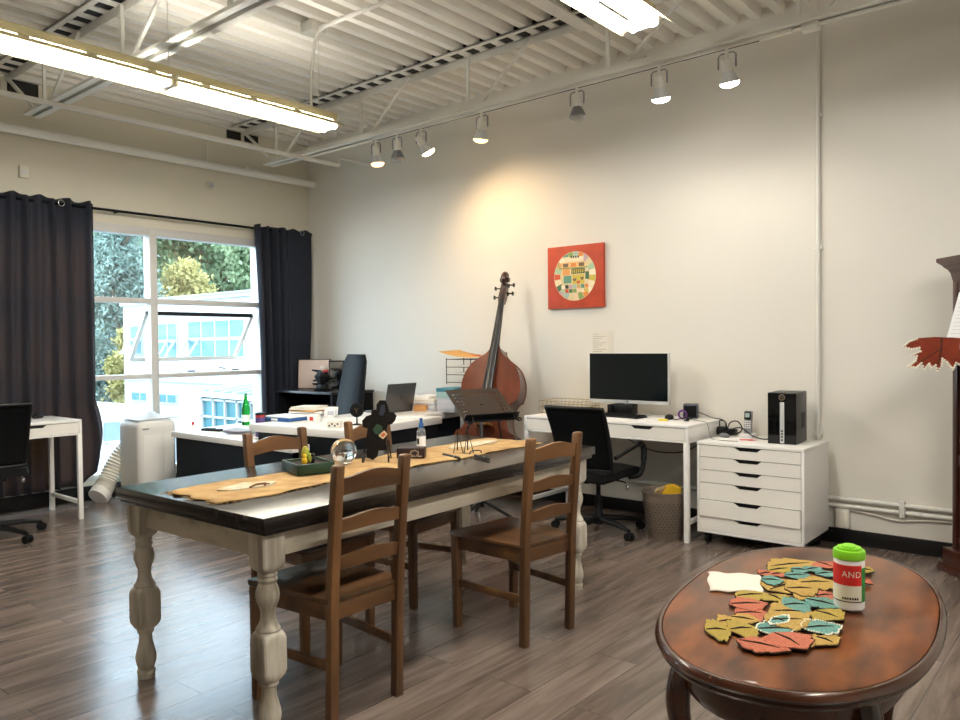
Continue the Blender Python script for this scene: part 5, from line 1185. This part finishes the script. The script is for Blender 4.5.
for k in range(7): a = R(-22+9*k); m.box((.0433*cos(a), .0433*sin(a), .037), (.001, .004+.001*(k % 2), .006+.002*((k*3) % 3)), a)
m.build('small_print', black_m, wt)
MB().lathe([(.0425, .146), (.0445, .148), (.0445, .166), (.042, .171), (.034, .172), (.033, .178), (.030, .179), (.012, .178)], n=44).build('lid', lime_m, wt, smooth=35)
m = MB(); m.M = Matrix.Translation((0, .0, .1785)); m.prism([(.028*cos(2*pi*k/24), .020*sin(2*pi*k/24)) for k in range(24)], 0, .004); m.build('flip_cap', lime_m, wt, bevel=.001)

# ------------------------------------------------------------------ tall clock case (local x along its front, y into its depth)
ck = thing('clock_case', 'tall dark mahogany clock case at the right edge of the picture', 'cabinet', (6.005, -.272, 0), math.atan2(-.757, .653))
CW, CDp = .52, .36
m = MB(); m.b2((0, 0, 0), (CW, CDp, .03)); m.b2((.012, .012, .03), (CW-.012, CDp-.012, .045)); m.b2((.02, .02, .04), (CW-.02, CDp-.02, .13)); m.build('plinth', mahog_m, ck, bevel=.004)
m = MB(); m.b2((.075, .06, .13), (CW-.075, CDp-.02, 1.63)); m.build('trunk', mahog_m, ck, bevel=.003)
m = MB(); m.b2((.068, .045, .13), (.105, .065, 1.63)); m.b2((CW-.105, .045, .13), (CW-.068, .065, 1.63)); m.b2((.105, .05, .13), (CW-.105, .065, .20)); m.b2((.105, .05, 1.56), (CW-.105, .065, 1.63)); m.b2((.105, .05, .6), (CW-.105, .065, .66)); m.build('door_frame', mahog_m, ck, bevel=.003)
def cr(d, z): return [(.075-d, .045-d, z), (CW-.075+d, .045-d, z), (CW-.075+d, CDp-.02+d*.2, z), (.075-d, CDp-.02+d*.2, z)]
MB().loft([cr(-.002, 1.61), cr(.004, 1.63), cr(.010, 1.665), cr(.02, 1.685), cr(.034, 1.70), cr(.04, 1.71), cr(.055, 1.725), cr(.06, 1.73), cr(.06, 1.75), cr(.03, 1.755)]).build('crown', mahog_m, ck)
MB().b2((.03, -.01, 1.225), (CW-.03, .06, 1.245)).build('ledge', mahog_m, ck, bevel=.004)
m = MB(); m.lathe([(.0, -.008), (.014, -.006), (.014, 0)], n=14); m.M = None
o = tag(MB().grid(lambda u, v: Vector((5.9+.0*u, 0, 0)), 1, 1).build('paper_sheet', paper_m), 'white printed sheet propped on the dark clock case above the leaf', 'paper')
cm = Matrix.Translation((6.005, -.272, 0)) @ Matrix.Rotation(math.atan2(-.757, .653), 4, 'Z')
bpy.data.objects.remove(o)
ps = thing('paper_sheet', 'white printed sheet propped on the dark clock case above the leaf', 'paper', cm @ Vector((.075, .0, 1.2465)), math.atan2(-.757, .653))
MB().add([(0, -.008, .0), (.24, -.008, .0), (.27, .03, .31), (.075, .03, .31), (0, -.006, .0), (.24, -.006, .0), (.27, .032, .31), (.075, .032, .31)], [(0, 1, 2, 3), (7, 6, 5, 4), (0, 4, 5, 1), (1, 5, 6, 2), (2, 6, 7, 3), (3, 7, 4, 0)]).build('sheet', paper_m, ps)
m = MB()
for k in range(12):
    f_ = .14+k*.065; x0 = .075*f_+.03; m.bar((x0, -.0085+.038*f_, .31*f_), (x0+.10+.03*((k*5) % 3), -.0085+.038*f_, .31*f_), .0012, .005, (0, 1, 0))
m.build('text_lines', mat('pale_ink', '9a9892', .8), ps)
# maple leaf ornament, hanging over the ledge
lf = thing('leaf_ornament', 'rust red maple leaf mat with white beaded edge hung on the dark clock case', 'leaf mat', cm @ Vector((.185, -.085, 1.235)), R(20)); lf.scale = (1.08, 1.08, 1.18)
tips = [(-.205, .045), (-.16, .05), (-.15, .072), (-.06, .075), (.05, .072), (.09, .055), (.10, .0), (.07, -.06), (.055, -.035), (.045, -.075), (.02, -.05), (.0, -.085), (-.02, -.075), (-.03, -.06), (-.045, -.075), (-.06, -.055), (-.085, -.08), (-.10, -.062), (-.145, -.085), (-.16, -.078), (-.115, -.045), (-.15, -.02), (-.11, -.012), (-.145, .0), (-.10, .012), (-.15, .028)]
tips = [(-.172, .022), (-.145, .045), (-.10, .062), (-.03, .066), (.05, .062), (.12, .055), (.17, .0), (.13, -.02), (.15, -.05), (.10, -.04), (.11, -.08), (.06, -.055), (.045, -.085), (.02, -.05), (.0, -.035), (-.005, -.07), (-.022, -.092), (-.03, -.065), (-.048, -.078), (-.058, -.058), (-.080, -.082), (-.092, -.055), (-.115, -.075), (-.152, -.070), (-.118, -.045), (-.112, -.022), (-.138, -.018), (-.095, .0), (-.100, .016), (-.135, .010)]
m = MB(); m.M = Matrix.Rotation(R(90-8), 4, 'X'); m.prism(tips, -.003, .003); m.build('felt', rust_m, lf)
m = MB(); m.M = Matrix.Rotation(R(90-8), 4, 'X')
for i in range(len(tips)):
    a, b = Vector((*tips[i], 0)), Vector((*tips[(i+1) % len(tips)], 0)); n_ = max(1, int((b-a).length/.010))
    if a.y > .05 and b.y > .05: continue
    for j in range(n_): p = a.lerp(b, j/n_); m.ball((p.x, p.y, .002), .0062, 7, 5)
m.build('bead_border', bead_m, lf)
m = MB(); m.M = Matrix.Rotation(R(90-8), 4, 'X'); m.tube([(.0, .06, .004), (-.005, .0, .005), (-.02, -.06, .004)], .003, 6); m.tube([(-.003, .01, .004), (-.10, -.05, .004)], .002, 6); m.build('veins', darkthread_m, lf)

# ------------------------------------------------------------------ small device on the far left desk
t = thing('computer_mouse', 'black computer mouse on the far left desk by the curtain', 'mouse', (.33, -2.88, .7605), R(40)); MB().ball((0, 0, .013), (.034, .056, .024), 18, 10).build('shell', black_m, t, smooth=60); MB().box((0, .025, .033), (.006, .018, .008)).build('scroll_wheel', steelgrey_m, t)

# ------------------------------------------------------------------ render look
vs = scene.view_settings; vs.view_transform = 'Standard'; vs.look = 'None'; vs.gamma = 1; vs.exposure = 0.5
scene.display_settings.display_device = 'sRGB'
scene.cycles.use_denoising = True
scene.cycles.max_bounces = 10; scene.cycles.diffuse_bounces = 5; scene.cycles.glossy_bounces = 5; scene.cycles.transparent_max_bounces = 16; scene.cycles.transmission_bounces = 8
scene.cycles.sample_clamp_indirect = 6
